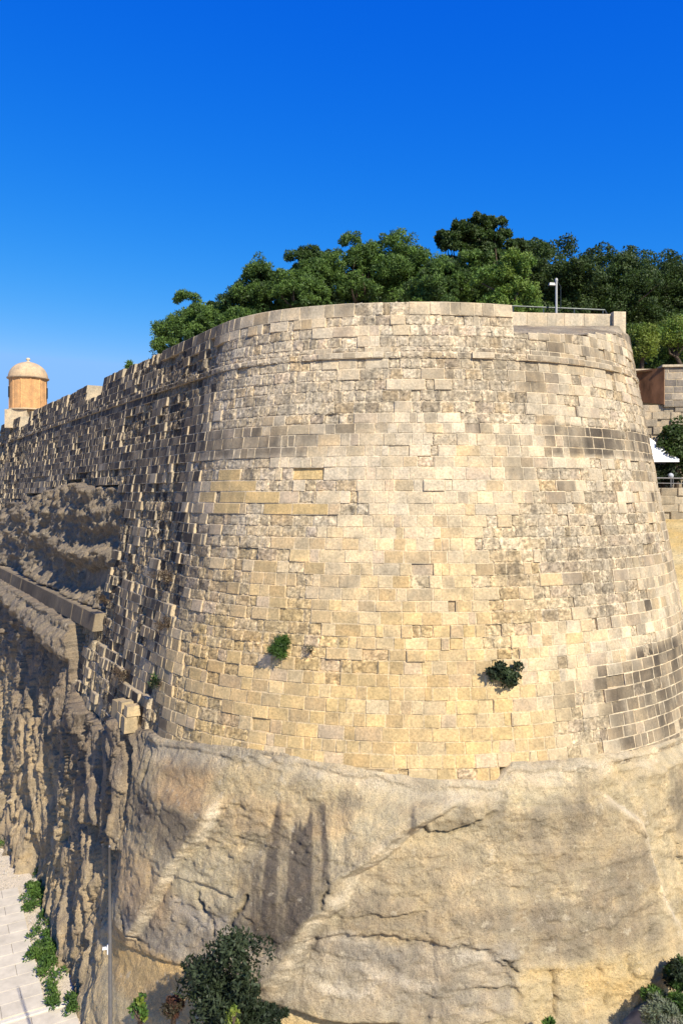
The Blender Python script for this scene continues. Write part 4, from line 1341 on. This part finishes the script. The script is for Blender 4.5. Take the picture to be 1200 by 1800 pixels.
# dry golden bank to the right
gx, gy = np.meshgrid(np.linspace(9.5, 40, 62), np.linspace(20, 33.1, 54))
gz = np.interp(gy, [20, 24, 27, 30, 32.2, 33.1], [-14.0, -8.5, -3.2, -1.9, -1.05, -0.95]) + 0.22 * fbm(gx * .5, gy * .5, 170, 4) + 0.05 * fbm(gx * 2.5, gy * 2.5, 171, 2)
V = np.stack([gx, gy, gz], -1).reshape(-1, 3)
idx = np.arange(gx.size).reshape(gx.shape)
q = np.stack([idx[:-1, :-1], idx[:-1, 1:], idx[1:, 1:], idx[1:, :-1]], -1).reshape(-1, 4)
cc = lerp3(np.array([0.56, 0.41, 0.17]), np.array([0.62, 0.51, 0.29]), np.clip(.5 + fbm(gx * .9, gy * .9, 172, 3), 0, 1).ravel())
tag(link('bank', make_mesh('bank', V, q, M_ROCK, {'col': np.concatenate([cc, np.full((len(cc), 1), .15)], 1)}, True)), kind='structure')
rb = surf(np.array(10.6), np.array(-3.2), 0)

# earth heap under the rock on the right, where the shrubs grow
gx, gy = np.meshgrid(np.linspace(0.5, 14, 50), np.linspace(12, 21.5, 44))
hgt = 2.9 * sst(4.0, 7.6, gx) * sst(14.5, 18.5, gy)
gz = GZ - 0.05 + hgt + 0.18 * fbm(gx * .7, gy * .7, 180, 4) * sst(0, .4, hgt)
V = np.stack([gx, gy, gz], -1).reshape(-1, 3)
idx = np.arange(gx.size).reshape(gx.shape)
q = np.stack([idx[:-1, :-1], idx[:-1, 1:], idx[1:, 1:], idx[1:, :-1]], -1).reshape(-1, 4)
tag(link('earth_heap', make_mesh('earth_heap', V, q, M_EARTH, {}, True)), kind='structure')

# ---------------------------------------------------------------- foreground planting
def bush(name, label, px, py, Y, hx, hz, tones, seed, base_z, nclump, nleaf, lw, ll, clump=0.3, irregular=0.5, cat='bush'):
    half = hx / Y * 1350
    return tree(name, label, px, py - hz / Y * 1350, py + hz / Y * 1350, half, Y, tones, seed, base_z, nclump, clump, nleaf, lw, ll, cat, None, irregular)


bush('olive_tree', 'dark dense evergreen tree at the foot of the rock beside the lamp pole', 394, 1762, 16.6, 1.16, 1.34, OLIVE + [(0.045, 0.062, 0.03)], 71, GZ, 90, 150, 0.024, 0.11, 0.25, 1.3, 'tree')
bush('dark_shrub', 'low dark shrub right of the dense evergreen tree at the bottom', 475, 1790, 16.4, 0.41, 0.25, OLIVE, 72, GZ, 18, 130, 0.022, 0.09)
bush('dead_bush', 'reddish brown withered bush at the left of the dense evergreen tree', 305, 1768, 17.0, 0.24, 0.26, [(0.13, 0.06, 0.04), (0.10, 0.05, 0.035), (0.06, 0.05, 0.03)], 73, GZ, 20, 90, 0.016, 0.08)
bush('sapling', 'sparse light green sapling between the lamp pole and the evergreen tree', 247, 1775, 16.4, 0.19, 0.42, LIME + WEED, 74, GZ, 14, 34, 0.028, 0.08, 0.3, 0.9)
bush('sapling', 'sparse yellow-green sprig in front of the dense evergreen tree', 410, 1790, 15.0, 0.18, 0.39, LIME, 75, GZ, 10, 34, 0.020, 0.06, 0.32, 0.9)
bush('shrub', 'dark rounded shrub against the yellow rock at the right edge', 1192, 1722, 18.6, 0.43, 0.50, OLIVE + WEED[2:], 76, -12.6, 24, 130, 0.022, 0.09)
bush('shrub', 'small green shrub low at the right below the yellow rock', 1150, 1752, 18.4, 0.29, 0.24, WEED + OLIVE[:1], 77, -12.6, 18, 130, 0.016, 0.08)
bush('grey_shrub', 'silvery grey-green shrub in the bottom right corner', 1165, 1792, 17.6, 0.63, 0.36, [(0.20, 0.22, 0.15), (0.14, 0.17, 0.10), (0.24, 0.23, 0.17)], 78, -12.6, 30, 140, 0.012, 0.10)
bush('green_shrub', 'feathery green shrub at the bottom right edge', 1195, 1775, 18.0, 0.36, 0.36, WEED + [(0.15, 0.18, 0.10)], 79, -12.6, 20, 140, 0.012, 0.12)
bush('succulent', 'small pale green plant at the bottom edge below the yellow stone', 962, 1800, 17.2, 0.14, 0.13, WEED, 80, -14.6, 8, 50, 0.022, 0.10)


def weed(label, px, py, w, h, seed, tones=WEED):
    Y = 1350 * 15.3 / (py - 870)
    r = np.random.default_rng(seed)
    p = np.array([(px - 600) / 1350 * Y, Y, GZ])
    root = empty('weed_clump', tuple(p))
    hw, hh = w / 2 / 1350 * Y, h / 2 / 1350 * Y * 1.5
    n = max(5, int(14 * hw * hh / 0.15))
    n = min(n, 60)
    pts = [np.array([r.normal() * hw * .5 - (q := r.normal()) * hh * .25, q * hh * .6, 0.05 + abs(r.normal()) * .09]) for _ in range(n)]
    v, f, t = leaf_cloud(pts, [0.16] * n, 60, 0.022, 0.11, tones, seed + 1, up=0.9)
    v[:, 2] = np.maximum(v[:, 2], 0.0)
    link('leaves', make_mesh('leaves', v, f, M_LEAF, {'col': t}), root)
    tag(root, label, 'weed', 'weeds along the foot of the rock')


weed('tall bright weeds farthest up the path at the picture edge', 8, 1470, 34, 70, 91)
weed('mid-sized green weeds in the rock shadow just beyond the paving end', 68, 1572, 44, 62, 92)
weed('tiny lone weed on the gravel nearest the paving edge', 51, 1602, 16, 10, 93)
weed('small weeds in the rock notch beside the tiny lone weed', 80, 1612, 18, 26, 94)
weed('largest spread of bright green weeds along the foot of the rock', 84, 1680, 44, 90, 95)
weed('rounded weed cushion touching the paving left of the largest weeds', 63, 1690, 26, 24, 96)
weed('small sparse weed on gravel below the largest weeds', 94, 1742, 26, 16, 97)
weed('dense weed cushion hugging the rock foot near the lamp pole', 128, 1770, 36, 40, 98)
weed('low scattered weed on the gravel next to the kerb', 90, 1765, 30, 26, 99)

# ---------------------------------------------------------------- tall lamp pole in the ditch
PY = 15.0
pole = empty('street_lamp', (px_at(197, 1800, PY)[0], PY, GZ))
o_ = np.array(pole.location)
T = px_at(193, 1488, PY) - o_
mb = MB(); mb.tube([(0, 0, 0), T * 0.5, T * 0.8, T], [0.066, 0.048, 0.033, 0.020], 14); mb.build('pole', M_STEEL, pole, True)
mb = MB(); mb.lathe((0, 0, 0), [(.16, 0), (.16, .02), (.08, .03), (.08, .35), (.066, .38)], 16); mb.build('base_collar', M_STEEL, pole)
mb = MB(); mb.lathe(tuple(T), [(.021, -.02), (.024, 0), (.001, .03)], 10); mb.build('tip_cap', M_STEEL, pole)
q = px_at(190, 1668, PY) - o_
mb = MB(); mb.box((q[0] + .005, q[1] + .02, q[2] - .02), (.04, .05, .18)); mb.build('clamp_plate', M_WHITE, pole)
mb = MB(); mb.box((q[0] - .06, q[1] + .02, q[2]), (.10, .06, .03), 0.3); mb.build('bracket', M_WHITE, pole)
tag(pole, 'slim grey street lamp pole with small white bracket in front of the rock', 'lamp post')
